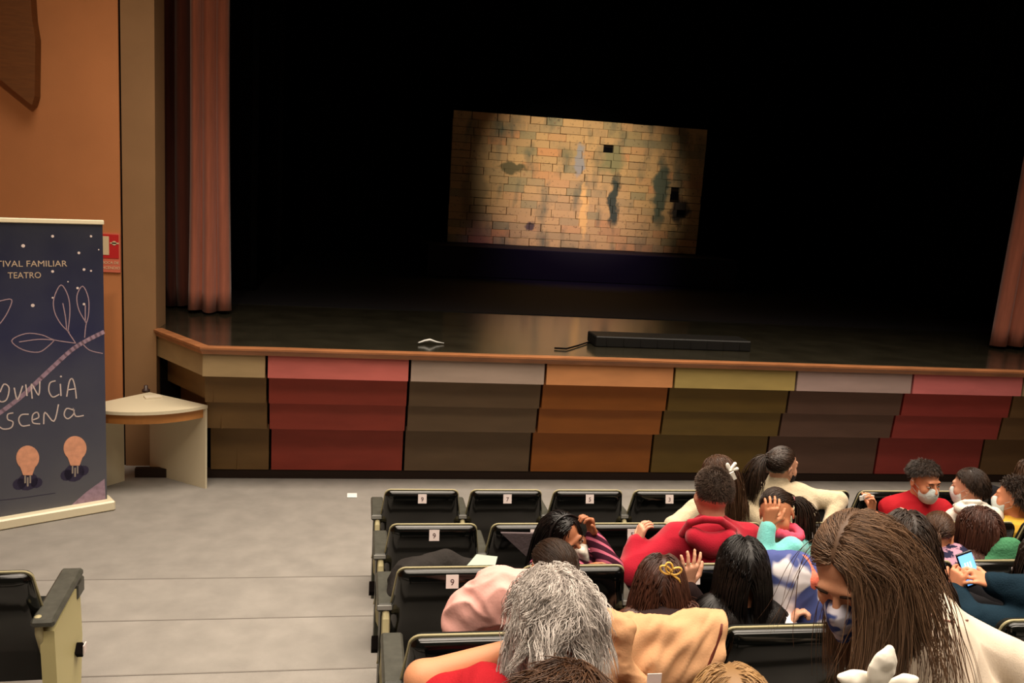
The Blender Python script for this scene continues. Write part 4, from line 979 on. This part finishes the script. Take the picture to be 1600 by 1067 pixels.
short_hair(p, H_DARK, 900, .012, vol=.0, seed=55, rad=.0013, lift=.3, noise=.05, wave=0)
eyes(p['par'], p['c'], p['R'], p['s']); face_mask(p['par'], p['c'], p['R'], p['s'], maskw)
fix(p)
tsh = [k for k in p['par'].children if k.name.startswith('t_shirt')][0]
cp_ = [on_surface(tsh, *q_) for q_ in ((1406, 794), (1414, 797), (1422, 800), (1430, 803))]; cp_ = [q_ for q_ in cp_ if q_ is not None]
if len(cp_) > 2: place(MB().tube(cp_, .008, 6).build('chest_print', mat('print_pale', (206, 170, 150), .7), p['par']), p)
q = MB(); 
for i in range(4): q.box((-.045 + .022 * i, -.004, -.012 + .004 * (i % 2)), (-.020 + .022 * i, .004, .016 + .004 * (i % 2)), Matrix.Rotation(.12 * i - .2, 4, 'Y'))
o = q.build('paper_tissue', mat('tissue', (232, 226, 216), .9)); o.location = onY(1354, 777, 4.66); tag(o, 'crumpled white tissue held up by the boy in red T-shirt', 'tissue')

# D  white hoodie, back view
whiteh = mat('white_hoodie', (226, 218, 206), .9, .15, vary=.04, bump=.2, bscale=160)
c = onY(1515, 760, 4.75)
p = person('boy with short dark hair and white hoodie, seen from behind', PH, c, yawf(38, 8), 0, .98, pelv(2, c[0] + .02, .3), 8, whiteh, sk1, floorz=.25, extra=cloth_hood(.045), seed=4)
short_hair(p, H_DARK, 2200, .05, vol=.02, seed=6, rad=.0015, lift=.02, noise=.03, wave=.0); hood(p, whiteh, [(1500, 795, 4.62), (1520, 800, 4.60), (1540, 796, 4.63)], [(1492, 790, 4.68), (1508, 784, 4.62), (1530, 784, 4.62), (1546, 792, 4.68)], .035, .014, 1); face_mask(p['par'], p['c'], p['R'], p['s'], maskw); fix(p)
# E  yellow hoodie
yel = mat('yellow_cotton', (232, 184, 70), .85, .15, vary=.05, bump=.2, bscale=160)
c = onY(1584, 778, 4.72)
p = person('child in yellow hoodie with dark curly hair and pale mask, at right edge', PH, c, yawf(42, 0), 0, 1.02, pelv(2, c[0] + .03, .28), 5, yel, sk4, floorz=.25, extra=cloth_hood(.05), seed=5)
short_hair(p, H_DARK, 1500, .06, vol=.12, seed=7, rad=.0017, lift=.4, noise=.2); face_mask(p['par'], p['c'], p['R'], p['s'], maskw); fix(p)
# E2 cropped brown head in the front row
c = onY(1606, 742, 5.75)
p = person('brown-haired child in the front row, cropped by the right edge', PH, c, yawf(10), 0, 1.0, pelv(1, c[0], .3), 0, mat('grey_knit', (110, 100, 96), .9, .1), sk1, floorz=.12, seed=6, h=.008)
long_hair(p, H_BROWN, 600, .3, seed=8)

# F  long black hair, white mask, striped jumper, leaning back over the third row
def stripes():
    m = mat('striped_knit', (52, 18, 32), .9, .1); nt = m.node_tree; N = nt.nodes; L = nt.links
    tc = N.new('ShaderNodeTexCoord'); wv = N.new('ShaderNodeTexWave'); wv.inputs['Scale'].default_value = 9; wv.inputs['Distortion'].default_value = 1.2; wv.inputs['Detail'].default_value = 0; wv.bands_direction = 'DIAGONAL'
    L.new(tc.outputs['Object'], wv.inputs['Vector']); r = N.new('ShaderNodeValToRGB'); r.color_ramp.interpolation = 'CONSTANT'
    r.color_ramp.elements[0].color = lin((50, 17, 32)); r.color_ramp.elements[1].color = lin((164, 84, 104)); r.color_ramp.elements[1].position = .72; L.new(wv.outputs['Fac'], r.inputs['Fac']); L.new(r.outputs['Color'], N['Principled BSDF'].inputs['Base Color']); return m
c = onY(884, 838, 4.0)
p = person('girl with long black hair and white mask looking back, striped maroon jumper', PH, c, (.42, -.92, -.12), 34, 1.04, [c[0] + .03, 3.98, .93], 205, stripes(), sk3,
    arms={'l': (onY(955, 885, 3.85), onY(926, 838, 3.98)), 'r': (onY(845, 905, 3.86), onY(905, 890, 3.72))}, floorz=.405, legs='kneel', h=.0045, seed=7,
    hands={'l': dict(d=(-.25, 0, 1), curl=50, pn=(-1, -.3, 0)), 'r': dict(curl=20)}, top_name='striped_jumper')
S1 = strands(1800, .34, 14, part=-.35, side=.5, back=.9, side2=.25, back2=1.0, grav=.30, noise=.015, vol=.09, Rm=p['R'], seed=9, colliders=coll(p))
place(hair(p['par'], p['c'], p['R'], p['s'], [S1], H_BLACK, .0022, capscale=1.05), p)
eyes(p['par'], p['c'], p['R'], p['s']); face_mask(p['par'], p['c'], p['R'], p['s'], maskn, 'ffp2')
f = [hl(p, .092 * math.cos(a), .018 - .0 * a, .028 + .108 * math.sin(a)) for a in np.linspace(-.1, math.pi + .1, 16)]
MB().tube(f, .006, 6).build('headband', mat('headband_black', (14, 12, 12), .4), p['par'], smooth=True); fix(p)

# G  boy in red hoodie
redh = mat('crimson_fleece', (160, 22, 42), .9, .1, vary=.06, vscale=12, bump=.2, bscale=180, sheen=.2)
c = onY(1113, 772, 3.98)
hwr = onY(996, 850, 3.95)
p = person('boy in crimson hoodie with cropped hair, back turned, left arm stretched out', PH, c, yawf(2, 6), 0, 1.08, pelv(3, c[0], .3), 0, redh, sk1,
    arms={'l': (onY(985, 893, 3.86), hwr), 'r': (onY(1158, 905, 3.92), onY(1150, 930, 4.1))}, floorz=.405, h=.005, extra=cloth_hood(.055, .02, .05), thick=.026, seed=8, bs=1.12,
    hands={'l': dict(d=(.25, .1, 1), curl=35, pn=(1, .2, -.2), s=.95)}, top_name='hoodie', fold=(.008, 20))
p_h = short_hair(p, H_FUZZ, 2600, .018, vol=.02, seed=10, rad=.0011, lift=1.1, scale=1.02, noise=.12, clump=0, wave=0, region=lambda D: D[:, 2] > np.interp(D[:, 1], [-1, -.3, 0, .4], [-.42, -.42, -.12, .25]))
hood(p, redh, [(1086, 840, 3.81), (1110, 852, 3.78), (1138, 842, 3.77)], [(1066, 834, 3.87), (1078, 816, 3.84), (1100, 811, 3.80), (1126, 813, 3.78), (1146, 828, 3.79), (1152, 842, 3.83)], .045, .017)
# H  turquoise child, hand over the face, ponytail
tq = mat('turquoise_fleece', (120, 204, 200), .9, .1, vary=.05, bump=.25, bscale=120, sheen=.3)
c = onY(1213, 802, 4.0)
def pinkcol(g, J, hc, Rm, s, A): pass
p = person('small child in turquoise top rubbing the face, dark ponytail with hair bobble', PH, c, (-.45, -.78, -.10), 12, 1.02, [onY(1225, 870, 4.0)[0], 4.0, .98], 195, tq, sk2,
    arms={'r': (onY(1192, 866, 3.80), onY(1200, 822, 3.84)), 'l': (onY(1236, 856, 3.80), onY(1195, 872, 3.78))}, floorz=.405, legs='kneel', h=.0045, seed=9,
    hands={'r': dict(d=(.12, -.0, 1), curl=22, pn=(.2, 1, .1), s=1.0)}, bs=.92)
tied_hair(p, H_DARK, (-.075, -.085, .03), (-1, -.3, .15), .30, 900, 520, seed=12, spread=.08)
ball('hair_bobble', hl(p, -.08, -.09, .03), (.02, .02, .02), mat('bobble_pink', (220, 130, 140), .6), p['par'])
f = Field(onY(1228, 836, 3.93) - .14, onY(1228, 836, 3.93) + .14, .005)
for i in range(12):
    a0, a1 = i * math.pi / 6, (i + 1) * math.pi / 6; q_ = lambda a: onY(1228, 836, 3.93) + np.array([math.cos(a) * .068, math.sin(a) * .062, .015 + .01 * math.sin(2 * a)])
    f.cap(q_(a0), q_(a1), .022, .022, .01)
obj('neckerchief', f.mesh('neckerchief', folds(.004, 70, 2)), mat('coral_pink', (222, 70, 98), .85), p['par']); fix(p)
# I  small child bending over a phone
navyp = mat('navy_pattern', (34, 34, 58), .85, .1, rgb2=(170, 130, 150), vscale=22, sharp=True)
c = onY(1463, 835, 3.98)
p = person('small child with tied brown hair bending over a glowing phone', PH, c, yawf(-35, 38), 6, .98, pelv(3, c[0] + .02, .30), -10, navyp, sk2, floorz=.405, seed=10, h=.005)
tied_hair(p, H_BROWN, (.0, -.10, -.03), (0, -1, -.4), .10, 900, 160, seed=13, spread=.06, steps=8)
# J  chestnut bob and green top
green = mat('green_knit', (66, 122, 86), .9, .1, vary=.1, bump=.5, bscale=90)
c = onY(1527, 832, 3.96)
ph1 = onY(1483, 842, 4.04)
p = person('girl with straight chestnut bob and green top, back turned, third row', PH, c, yawf(16, 10), 0, 1.08, pelv(3, c[0] + .05, .28), 6, green, sk1,
    arms={'l': (onY(1478, 905, 4.0), onY(1492, 872, 4.06)), 'r': (onY(1590, 905, 3.92), onY(1585, 930, 4.2))}, floorz=.405, seed=11, bs=1.05, hands={'l': dict(d=(-.1, .1, 1), curl=40, pn=(-1, .2, 0))}, extra=lambda g, J, hc, Rm, s, A: g.ell(onY(1572, 868, 3.82), (.10, .05, .10), None, .03))
long_hair(p, H_RED, 2000, .25, part=.0, side=.55, back=.55, seed=14, vol=.16, steps=12, lenvar=.12, grav=.4, noise=.02, rad=.0022, mom=.6)
fix(p)
glow = mat('phone_screen', (110, 175, 240), .2, emit=1.1); phb = mat('phone_body', (16, 16, 20), .25)
def phone(c, d, nrm, w=.072, h=.15, label='', ui=True):
    d = np.array(d, float); d /= np.linalg.norm(d); nrm = np.array(nrm, float); nrm -= nrm.dot(d) * d; nrm /= np.linalg.norm(nrm); x = np.cross(d, nrm)
    M = Matrix([[x[0], nrm[0], d[0], c[0]], [x[1], nrm[1], d[1], c[1]], [x[2], nrm[2], d[2], c[2]], [0, 0, 0, 1]])
    o = MB().box((-w / 2, -.009, -h / 2), (w / 2, 0, h / 2), bev=.003).build('phone', phb); o.matrix_world = M; tag(o, label, 'phone')
    MB().box((-w / 2 + .004, .0003, -h / 2 + .010), (w / 2 - .004, .0012, h / 2 - .010)).build('screen', glow, o)
    if ui:
        q = MB()
        for i in range(3): q.box((-.018 + i * .013, .0013, .005), (-.010 + i * .013, .0016, .030))
        q.box((-.025, .0013, -.02), (.022, .0016, -.014)); q.build('screen_icons', mat('screen_icon', (180, 214, 250), .3, emit=1.2), o)
    return o
phone(ph1, (-.15, -.2, 1), (-.3, -1, .35), label='blue-lit phone between the small child and the chestnut bob', ui=False, w=.05, h=.13)
# K  pink padded jacket, fourth row
pinkm = mat('pink_padded', (228, 170, 160), .75, .2, vary=.04, bump=.15, bscale=60)
c = onY(866, 893, 3.08)
def puff(g, J, hc, Rm, s, A):
    g.cap(onY(735, 955, 3.02), onY(790, 935, 3.0), .075, .10, .05); g.cap(onY(712, 975, 3.05), onY(735, 950, 3.02), .035, .07, .04); g.cap(onY(770, 930, 3.02), onY(830, 935, 3.02), .09, .085, .04)
KP = p = person('child in pink padded jacket leaning left, dark head behind the grey hair', PH, c, yawf(28, 22), -6, 1.0, [onY(800, 990, 3.0)[0], 3.0, 1.04], 0, pinkm, sk2,
    arms={'l': (onY(722, 975, 3.02), onY(740, 1015, 3.2)), 'r': (onY(885, 985, 3.0), onY(880, 1010, 3.2))}, floorz=.575, neck=onY(842, 925, 3.04), extra=puff, thick=.025, fold=(.015, 36), legs='stand', seed=12, top_name='padded_jacket', bs=.9)
S1 = strands(1400, .26, 9, tie=(-.01, -.11, -.02), vol=.04, Rm=p['R'], seed=15); T = tail_strands(500, (-.01, -.115, -.03), (-.7, -.6, -.3), .20, 10, G(p), spread=.05, seed=4)
place(hair(p['par'], p['c'], p['R'], p['s'], [S1, T], H_DARK, .002), p)
# L  brown hair with yellow ribbon, raised hand
c = onY(1030, 922, 3.10)
p = person('girl with brown hair and yellow ribbon bow raising an open right hand', PH, c, yawf(-12, 14), 4, 1.12, pelv(4, c[0], .28), 0, mat('dark_sweater', (46, 34, 34), .9, .1), sk1,
    arms={'r': (onY(1102, 975, 3.12), onY(1071, 918, 3.10)), 'l': (onY(1000, 1030, 3.15), onY(1010, 1030, 3.4))}, floorz=.575, h=.0045, seed=13, shw=.115, legs='stand', hands={'r': dict(d=(.10, -.1, 1), curl=12, spread=16, pn=(-.2, 1, 0), s=1.0)})
S1 = strands(1800, .28, 12, part=-.05, side=.5, back=.45, grav=.4, noise=.02, vol=.12, Rm=p['R'], seed=16, colliders=coll(p), lenvar=.1)
T = tail_strands(500, (.075, -.05, -.03), (.8, -.5, .1), .20, 12, G(p), spread=.10, seed=6, curl=.25, grav=.2)
place(hair(p['par'], p['c'], p['R'], p['s'], [S1, T], H_RED, .0022), p)
yr = mat('ribbon_yellow', (222, 178, 84), .6); bc = onY(1046, 893, 3.0)
q = MB()
for a in (.5, 1.9, -.4):
    pass
for ang_, L_ in ((2.6, .05), (1.9, .045), (.3, .045), (-.5, .0)):
    if L_ == 0: continue
    u = np.array([math.cos(ang_), 0, math.sin(ang_)]); v = np.array([-u[2], 0, u[0]])
    q.tube([bc + u * L_ * (1 - math.cos(t)) * .5 + v * .014 * math.sin(t) + np.array([0, -.012, 0]) for t in np.linspace(0, 2 * math.pi, 13)], .0042, 6)
q.tube([bc + [0, -.012, 0], onY(1060, 905, 2.99), onY(1066, 918, 3.0), onY(1070, 926, 3.01)], [.0045, .0045, .004, .003], 6)
place(q.build('ribbon_bow', yr, p['par'], smooth=True), p)
# M  long black hair
c = onY(1158, 893, 3.02)
p = person('girl with long glossy black hair, back turned, fourth row', PH, c, yawf(-8, 4), 0, 1.1, pelv(4, c[0] + .0, .30), 0, mat('black_sweater', (12, 11, 13), .9, .1), sk2, floorz=.575, seed=14)
long_hair(p, H_BLACK, 2600, .42, part=.05, side=.45, back=.45, seed=17, vol=.12, rad=.0022, noise=.012, grav=.4, lenvar=.15, steps=15, mom=.6)
# N  tie-dye hoodie child
tie = mat('tie_dye', (222, 216, 220), .85, .1, rgb2=(74, 84, 138), vscale=7, sharp=True, detail=2)
c = onY(1292, 925, 3.2)
p = person('child in blue and white tie-dye top with coral hood, bent towards the patterned mask', PH, c, yawf(-50, 30), 10, .98, [onY(1236, 985, 3.05)[0], 3.05, 1.03], -5, tie, sk1,
    arms={'l': (onY(1205, 975, 2.98), onY(1226, 985, 2.9)), 'r': (onY(1285, 990, 3.0), onY(1290, 1010, 3.1))}, floorz=.575, neck=onY(1245, 895, 3.08), thick=.034, seed=15, h=.005,
    hands={'l': dict(d=(.5, .1, .75), curl=55, pn=(.6, -.3, -.4))}, extra=lambda g, J, hc, Rm, s, A: (g.ell(onY(1228, 905, 3.0), (.10, .08, .12), None, .05), g.cap(onY(1200, 880, 3.05), onY(1215, 935, 3.0), .05, .07, .04)))
long_hair(p, H_BROWN, 900, .25, seed=18)
f = Field(onY(1258, 908, 3.0) - .13, onY(1258, 908, 3.0) + .13, .005); 
f.cap(onY(1253, 880, 3.02), onY(1262, 905, 2.98), .032, .038, .02); f.cap(onY(1262, 905, 2.98), onY(1256, 940, 2.97), .036, .022, .02)
obj('coral_hood', f.mesh('coral_hood', folds(.003, 90, 1)), mat('coral_knit', (226, 112, 88), .85, bump=.3, bscale=100), p['par']); fix(p)
# O  dark-haired child next to the tall girl
c = onY(1412, 850, 3.12)
p = person('child with dark hair mostly hidden behind the tall long-haired girl', PH, c, yawf(-15, 15), 5, 1.1, pelv(4, c[0], .28), 0, mat('brown_top', (70, 52, 44), .9, .1), sk2, floorz=.575, seed=16, h=.007)
long_hair(p, H_DARK, 1500, .34, part=-.02, side=.5, back=.5, seed=19, vol=.14, rad=.0022, curl=.08)
# P  teal sleeves, phone in both hands
teal = mat('teal_fleece', (19, 38, 50), .9, .1, vary=.12, vscale=14, bump=.25, bscale=150)
c = onY(1640, 885, 3.02); pc = onY(1515, 889, 3.12)
p = person('person in dark teal top holding a lit phone with both hands, right edge', PH, c, yawf(28, 22), 0, 1.12, pelv(4, onY(1622, 960, 3.0)[0], .28), 14, teal, sk4,
    arms={'l': (onY(1512, 968, 2.98), onY(1492, 928, 3.10)), 'r': (onY(1598, 925, 2.96), onY(1552, 912, 3.06))}, floorz=.575, h=.0045, seed=17, thick=.024, bs=1.15,
    hands={'l': dict(d=(.12, .15, 1), curl=42, pn=(1, .3, 0), s=1.0), 'r': dict(d=(-1, .2, .35), curl=30, pn=(-.3, .7, -.8), s=1.0)})
long_hair(p, H_DARK, 1200, .34, part=0, side=.5, back=.3, seed=20, vol=.14, rad=.0022)
phone(pc, (-.28, .35, .9), (-.1, -.75, .65), w=.078, h=.145, label='phone with bright blue screen held in two hands')

# Q  silver-haired person in red T-shirt, arm along the seat back
c = onY(862, 972, 1.98)
p = person('person with wavy silver hair and red T-shirt, bare arm along the seat back', PH, c, yawf(4, 16), 0, 1.02, [c[0] - .05, 1.98, 1.22], -6, redT, mat('skin_warm_tan', (206, 142, 104), .5, .3, bump=.05, bscale=200),
    arms={'l': (onY(660, 1060, 2.02), onY(800, 1016, 2.03)), 'r': (onY(985, 1130, 2.0), onY(1000, 1200, 2.3))}, sleeves=.22, floorz=.73, neck=onY(845, 1120, 1.95), seed=18, bs=1.12, top_name='t_shirt', thick=.02, h=.0055,
    hands={'l': dict(d=(1, .1, .1), curl=20)}, drop=.02, extra=lambda g, J, hc, Rm, s, A: g.cap(onY(748, 1112, 1.93), onY(700, 1110, 1.95), .115, .07, .04))
S1 = strands(6000, .21, 18, part=.0, side=.6, back=.45, grav=.24, noise=.01, vol=.17, Rm=p['R'], seed=21, curl=.16, lenvar=.35, mom=.80, wave=.20, wfreq=3, clump=.6)
S2 = strands(1500, .15, 16, part=.0, side=.6, back=.5, grav=.16, noise=.02, vol=.24, lift=.10, Rm=p['R'], seed=22, curl=.25, lenvar=.5, mom=.82, wave=.25, wfreq=3.5, clump=.5)
place(hair(p['par'], p['c'], p['R'], p['s'], [S1, S2], H_GREY, .0010, capscale=1.08), p)

# S  tall girl with patterned mask, cream sweatshirt
patt = mat('mask_pattern', (196, 192, 204), .8, .1, rgb2=(62, 76, 134), vscale=30, sharp=True, detail=1)
c = onY(1334, 890, 1.68)
wr = onY(1700, 1150, 1.75)
p = person('tall girl with long light-brown hair, blue patterned mask and cream sweatshirt', PH, c, (-.66, -.52, -.50), 6, 1.0, onY(1560, 1250, 1.97), 50, mat('cream_sweatshirt', (224, 208, 188), .88, .12, bump=.12, bscale=200), skin((206, 146, 112)),
    arms={'r': (onY(1625, 1065, 1.86), wr), 'l': (onY(1385, 1250, 1.72), onY(1340, 1290, 1.8))}, floorz=.9, neck=onY(1412, 958, 1.77), legs='stand', seed=19, h=.0042, bs=1.0, fold=(.013, 19), thick=.02, drop=.05, shw=.145)
eyes(p['par'], p['c'], p['R'], p['s'], look=(0, -1), closed=True)
face_mask(p['par'], p['c'], p['R'], p['s'], patt, 'ffp2')
S1 = strands(8000, .50, 24, part=.07, side=.62, back=.62, grav=.18, noise=.006, vol=.12, Rm=p['R'], seed=23, colliders=coll(p), lenvar=.30, mom=.80, curl=.02, wave=.05, wfreq=1.5, clump=.55, nclump=40, region=lambda D: D[:, 0] < .06)
S2 = strands(260, .46, 24, part=.07, side=.8, back=.55, grav=.16, noise=.02, vol=.18, lift=.08, Rm=p['R'], seed=24, colliders=coll(p), lenvar=.4, curl=.04, wave=.10, wfreq=1.5, mom=.82, clump=.3, region=lambda D: D[:, 0] < .06)
S3 = strands(2200, .30, 14, tie=(.035, -.112, -.06), vol=.08, Rm=p['R'], seed=25, clump=.3, region=lambda D: D[:, 0] > .04)
S4 = strands(40, .30, 18, part=.05, side=.5, back=.2, grav=.2, noise=.02, vol=.12, Rm=p['R'], seed=26, wave=.1, wfreq=1.5, clump=.3, region=lambda D: (D[:, 0] > .5) & (D[:, 1] > .1))
T1 = tail_strands(1400, (.035, -.118, -.07), (.1, -.4, -.6), .40, 20, G(p), spread=.05, noise=.015, seed=6, curl=.03, grav=.2, colliders=coll(p), r0=.03)
place(hair(p['par'], p['c'], p['R'], p['s'], [S1, S2, S3, S4, T1], H_MID, .0009, capscale=1.05), p)
swt = [k for k in p['par'].children if k.name.startswith('sweater')][0]
cp_ = [on_surface(swt, *q_) for q_ in ((1440, 950), (1455, 962), (1472, 968), (1490, 972), (1512, 969), (1535, 962), (1552, 956))]; cp_ = [q_ for q_ in cp_ if q_ is not None]
if len(cp_) > 2: MB().tube(cp_, .0028, 5).build('seam_cord', mat('seam_brown', (150, 100, 84), .8), p['par'], smooth=True)
fix(p)

# row six heads cropped by the lower edge
c = onY(880, 1168, 1.15)
p = person('dark-haired child nearest the camera, only the crown showing below silver hair', PH, c, yawf(0, 10), 0, 1.0, [c[0], 1.2, 1.40], 0, mat('grey_top', (70, 70, 76), .9, .1), sk1, floorz=.9, seed=20, h=.008)
short_hair(p, H_BROWN, 1600, .06, vol=.10, seed=25, rad=.0012, noise=.1, lift=.1)
c = onY(1140, 1142, 1.35)
p = person('child with dark blond hair, only the crown showing below the beige jacket', PH, c, yawf(-10, 10), 0, .95, [c[0], 1.35, 1.32], 0, mat('grey_top', (70, 70, 76)), sk1, floorz=.9, seed=21, h=.008)
long_hair(p, H_BLOND, 1700, .3, part=-.1, seed=26, rad=.0013, vol=.08)
c = onY(1385, 1200, 1.12)
p = person('child wearing a big white petal hair bow, cropped at the bottom edge', PH, c, yawf(10, 10), 0, 1.0, [c[0], 1.12, 1.36], 0, mat('green_top', (30, 48, 42), .9, .1), sk1, floorz=.9, seed=22, h=.008)
long_hair(p, H_DARK, 1300, .3, part=0, seed=27, rad=.0014, vol=.06)
bw = mat('bow_satin_white', (240, 234, 220), .6, .2)
B0 = onY(1374, 1064, 1.06)
for (px, py, rx, rz, a, Yd) in ((1378, 1046, .022, .029, -.25, 1.05), (1347, 1063, .031, .015, -.15, 1.06), (1404, 1072, .024, .016, .4, 1.06)):
    P_ = onY(px, py, Yd); f = Field(P_ - .05, P_ + .05, .0025); ca, sa = math.cos(a), math.sin(a); RR_ = np.array([[ca, 0, -sa], [0, 1, 0], [sa, 0, ca]])
    f.ell(P_, (rx, .006, rz), RR_, 0); d_ = RR_ @ (np.array([0, 0, 1.0]) if rz > rx else np.array([-1.0 if px < 1378 else 1.0, 0, 0]))
    f.cap(P_ + d_ * max(rx, rz) * .6, P_ + d_ * max(rx, rz) * 1.25, .009, .0025, .012); obj('bow_petal', f.mesh('bow_petal', folds(.0014, 110, int(px))), bw, p['par'])
fix(p)

# ------------------------------------------------------------------ things left on the seats
def jacket(name, m, label, path, x0, x1, th, seed, amp, nu=60, nvs=10, taper=None):
    P = [np.array(q, float) for q in path]; Q = []
    for i in range(len(P) - 1):
        a, b_, c_, d = P[max(i - 1, 0)], P[i], P[i + 1], P[min(i + 2, len(P) - 1)]
        for t in np.linspace(0, 1, nvs, endpoint=False): Q.append(.5 * (2 * b_ + (c_ - a) * t + (2 * a - 5 * b_ + 4 * c_ - d) * t * t + (3 * b_ - a - 3 * c_ + d) * t ** 3))
    Q.append(P[-1]); Q = np.array(Q); T = np.gradient(Q, axis=0); T /= np.linalg.norm(T, axis=1)[:, None]; Nn = np.stack([T[:, 1], -T[:, 0]], 1)
    n = len(Q); U = np.linspace(0, 1, nu + 1); V = []
    for i in range(n):
        s = i / (n - 1); e0, e1 = (taper(s) if taper else (0, 0))
        for u in U:
            x = x0 + e0 + (x1 + e1 - x0 - e0) * u
            V.append((x, Q[i, 0], Q[i, 1], Nn[i, 0], Nn[i, 1]))
    V = np.array(V); s_ = np.repeat(np.linspace(0, 1, n), nu + 1); uu = np.tile(U, n)
    W = np.stack([V[:, 0], V[:, 1], V[:, 2]], 1)
    d = 1 - 2 * np.abs(wob(np.stack([uu * 1.3 + s_ * .6, s_ * .5 - uu * .2, 0 * uu], 1), 20, seed)); d = d * np.clip(s_ * 2.2, .15, 1) * amp + .4 * amp * wob(W, 30, seed + 3)
    d = np.abs(d)
    W[:, 1] += V[:, 3] * d; W[:, 2] += V[:, 4] * d; w_ = nu + 1
    i, j = np.meshgrid(np.arange(n - 1), np.arange(nu), indexing='ij'); a = (i * w_ + j).ravel()
    o = obj(name, raw_mesh(name, W, np.stack([a, a + 1, a + w_ + 1, a + w_], 1)), m)
    md = o.modifiers.new('s', 'SOLIDIFY'); md.thickness = th; md.offset = -1; return tag(o, label, 'jacket')
beigem = mat('beige_cotton', (200, 154, 114), .85, .15, vary=.04, bump=.15, bscale=150)
y0 = 2.66; zt = .575 + .255 + .52 + .02
jk = jacket('beige_jacket', beigem, 'beige jacket draped over the fourth-row seat back', [(y0 + .10, zt - .20), (y0 + .07, zt - .03), (y0 + .01, zt + .02), (y0 - .06, zt - .02), (y0 - .085, zt - .12), (y0 - .06, zt - .30), (y0 - .03, zt - .50)], .43 + .55 - .18, .43 + .55 + .285, .006, 5, .030, taper=lambda s: (-.0 + .10 * s, .02 - .12 * max(0, s - .3)))
q = MB()
f = Field(onY(960, 995, 2.5) - .25, onY(960, 995, 2.5) + .3, .006)
f.cap(onY(945, 962, 2.58), onY(975, 985, 2.54), .03, .035, .02); f.cap(onY(975, 985, 2.54), onY(972, 1040, 2.53), .035, .03, .02); f.cap(onY(930, 990, 2.56), onY(950, 1060, 2.54), .045, .035, .03); f.cap(onY(1128, 985, 2.56), onY(1132, 1020, 2.56), .022, .032, .02); f.cap(onY(972, 1040, 2.53), onY(1010, 1075, 2.52), .03, .025, .02)
obj('collar_and_sleeve', f.mesh('collar_and_sleeve', folds(.006, 45, 2)), beigem, jk)
q = MB(); 
zp = [onY(x, y, 2.535) for x, y in ((1128, 975), (1126, 990), (1120, 1008), (1113, 1025), (1106, 1042), (1100, 1056))]
q.tube(zp, [.004, .006, .004, .006, .004, .005], 6); q.build('zip', mat('zip_brown', (110, 52, 40), .5), jk, smooth=True)
MB().box((-.024, -.003, -.018), (.024, .0, .018)).build('size_label', tagm, jk).location = onY(1022, 1060, 2.47)
blackj = mat('black_jacket_cloth', (38, 35, 33), .85, .15, vary=.2, vscale=10, bump=.3, bscale=90)
P_ = [onY(x, y, Y) for x, y, Y in ((640, 905, 3.78), (690, 888, 3.86), (735, 892, 3.85), (628, 935, 3.72), (700, 930, 3.85))]
f = Field(np.min(P_, 0) - .2, np.max(P_, 0) + .2, .007)
for a, b_, r1, r2 in ((P_[0], P_[1], .085, .075), (P_[1], P_[2], .07, .05), (P_[0], P_[3], .08, .055), (P_[3], P_[4], .07, .09), (P_[1], P_[4], .08, .1), (P_[4], P_[4] - [0, 0, .12], .13, .12)): f.cap(a, b_, r1, r2, .04)
o = obj('black_jacket', f.mesh('black_jacket', folds(.012, 26, 6)), blackj); tag(o, 'black jacket heaped on the third-row aisle seat', 'jacket')
pp = onY(752, 881, 3.80); q = MB(); q.prism([(-.10, -.035), (.06, -.03), (.085, .035), (-.02, .045)], -.002, .002, axis=1)
o = q.build('paper_leaflet', mat('leaflet', (190, 205, 190), .7)); o.location = pp; o.rotation_euler = (-.7, .1, .2); tag(o, 'pale leaflet lying beside the heaped black jacket', 'leaflet')
q = MB(); A3 = [onY(783, 833, 4.39), onY(842, 834, 4.39), onY(838, 884, 4.39)]
q.add([tuple(a) for a in A3] + [tuple(a + [0, .02, 0]) for a in A3], [(0, 1, 2), (5, 4, 3), (0, 3, 4, 1), (1, 4, 5, 2), (2, 5, 3, 0)])
o = q.build('grey_cloth', mat('grey_scarf', (84, 74, 76), .9, .1, bump=.3, bscale=60)); tag(o, 'grey cloth hanging in a triangle on the second-row seat back', 'scarf')
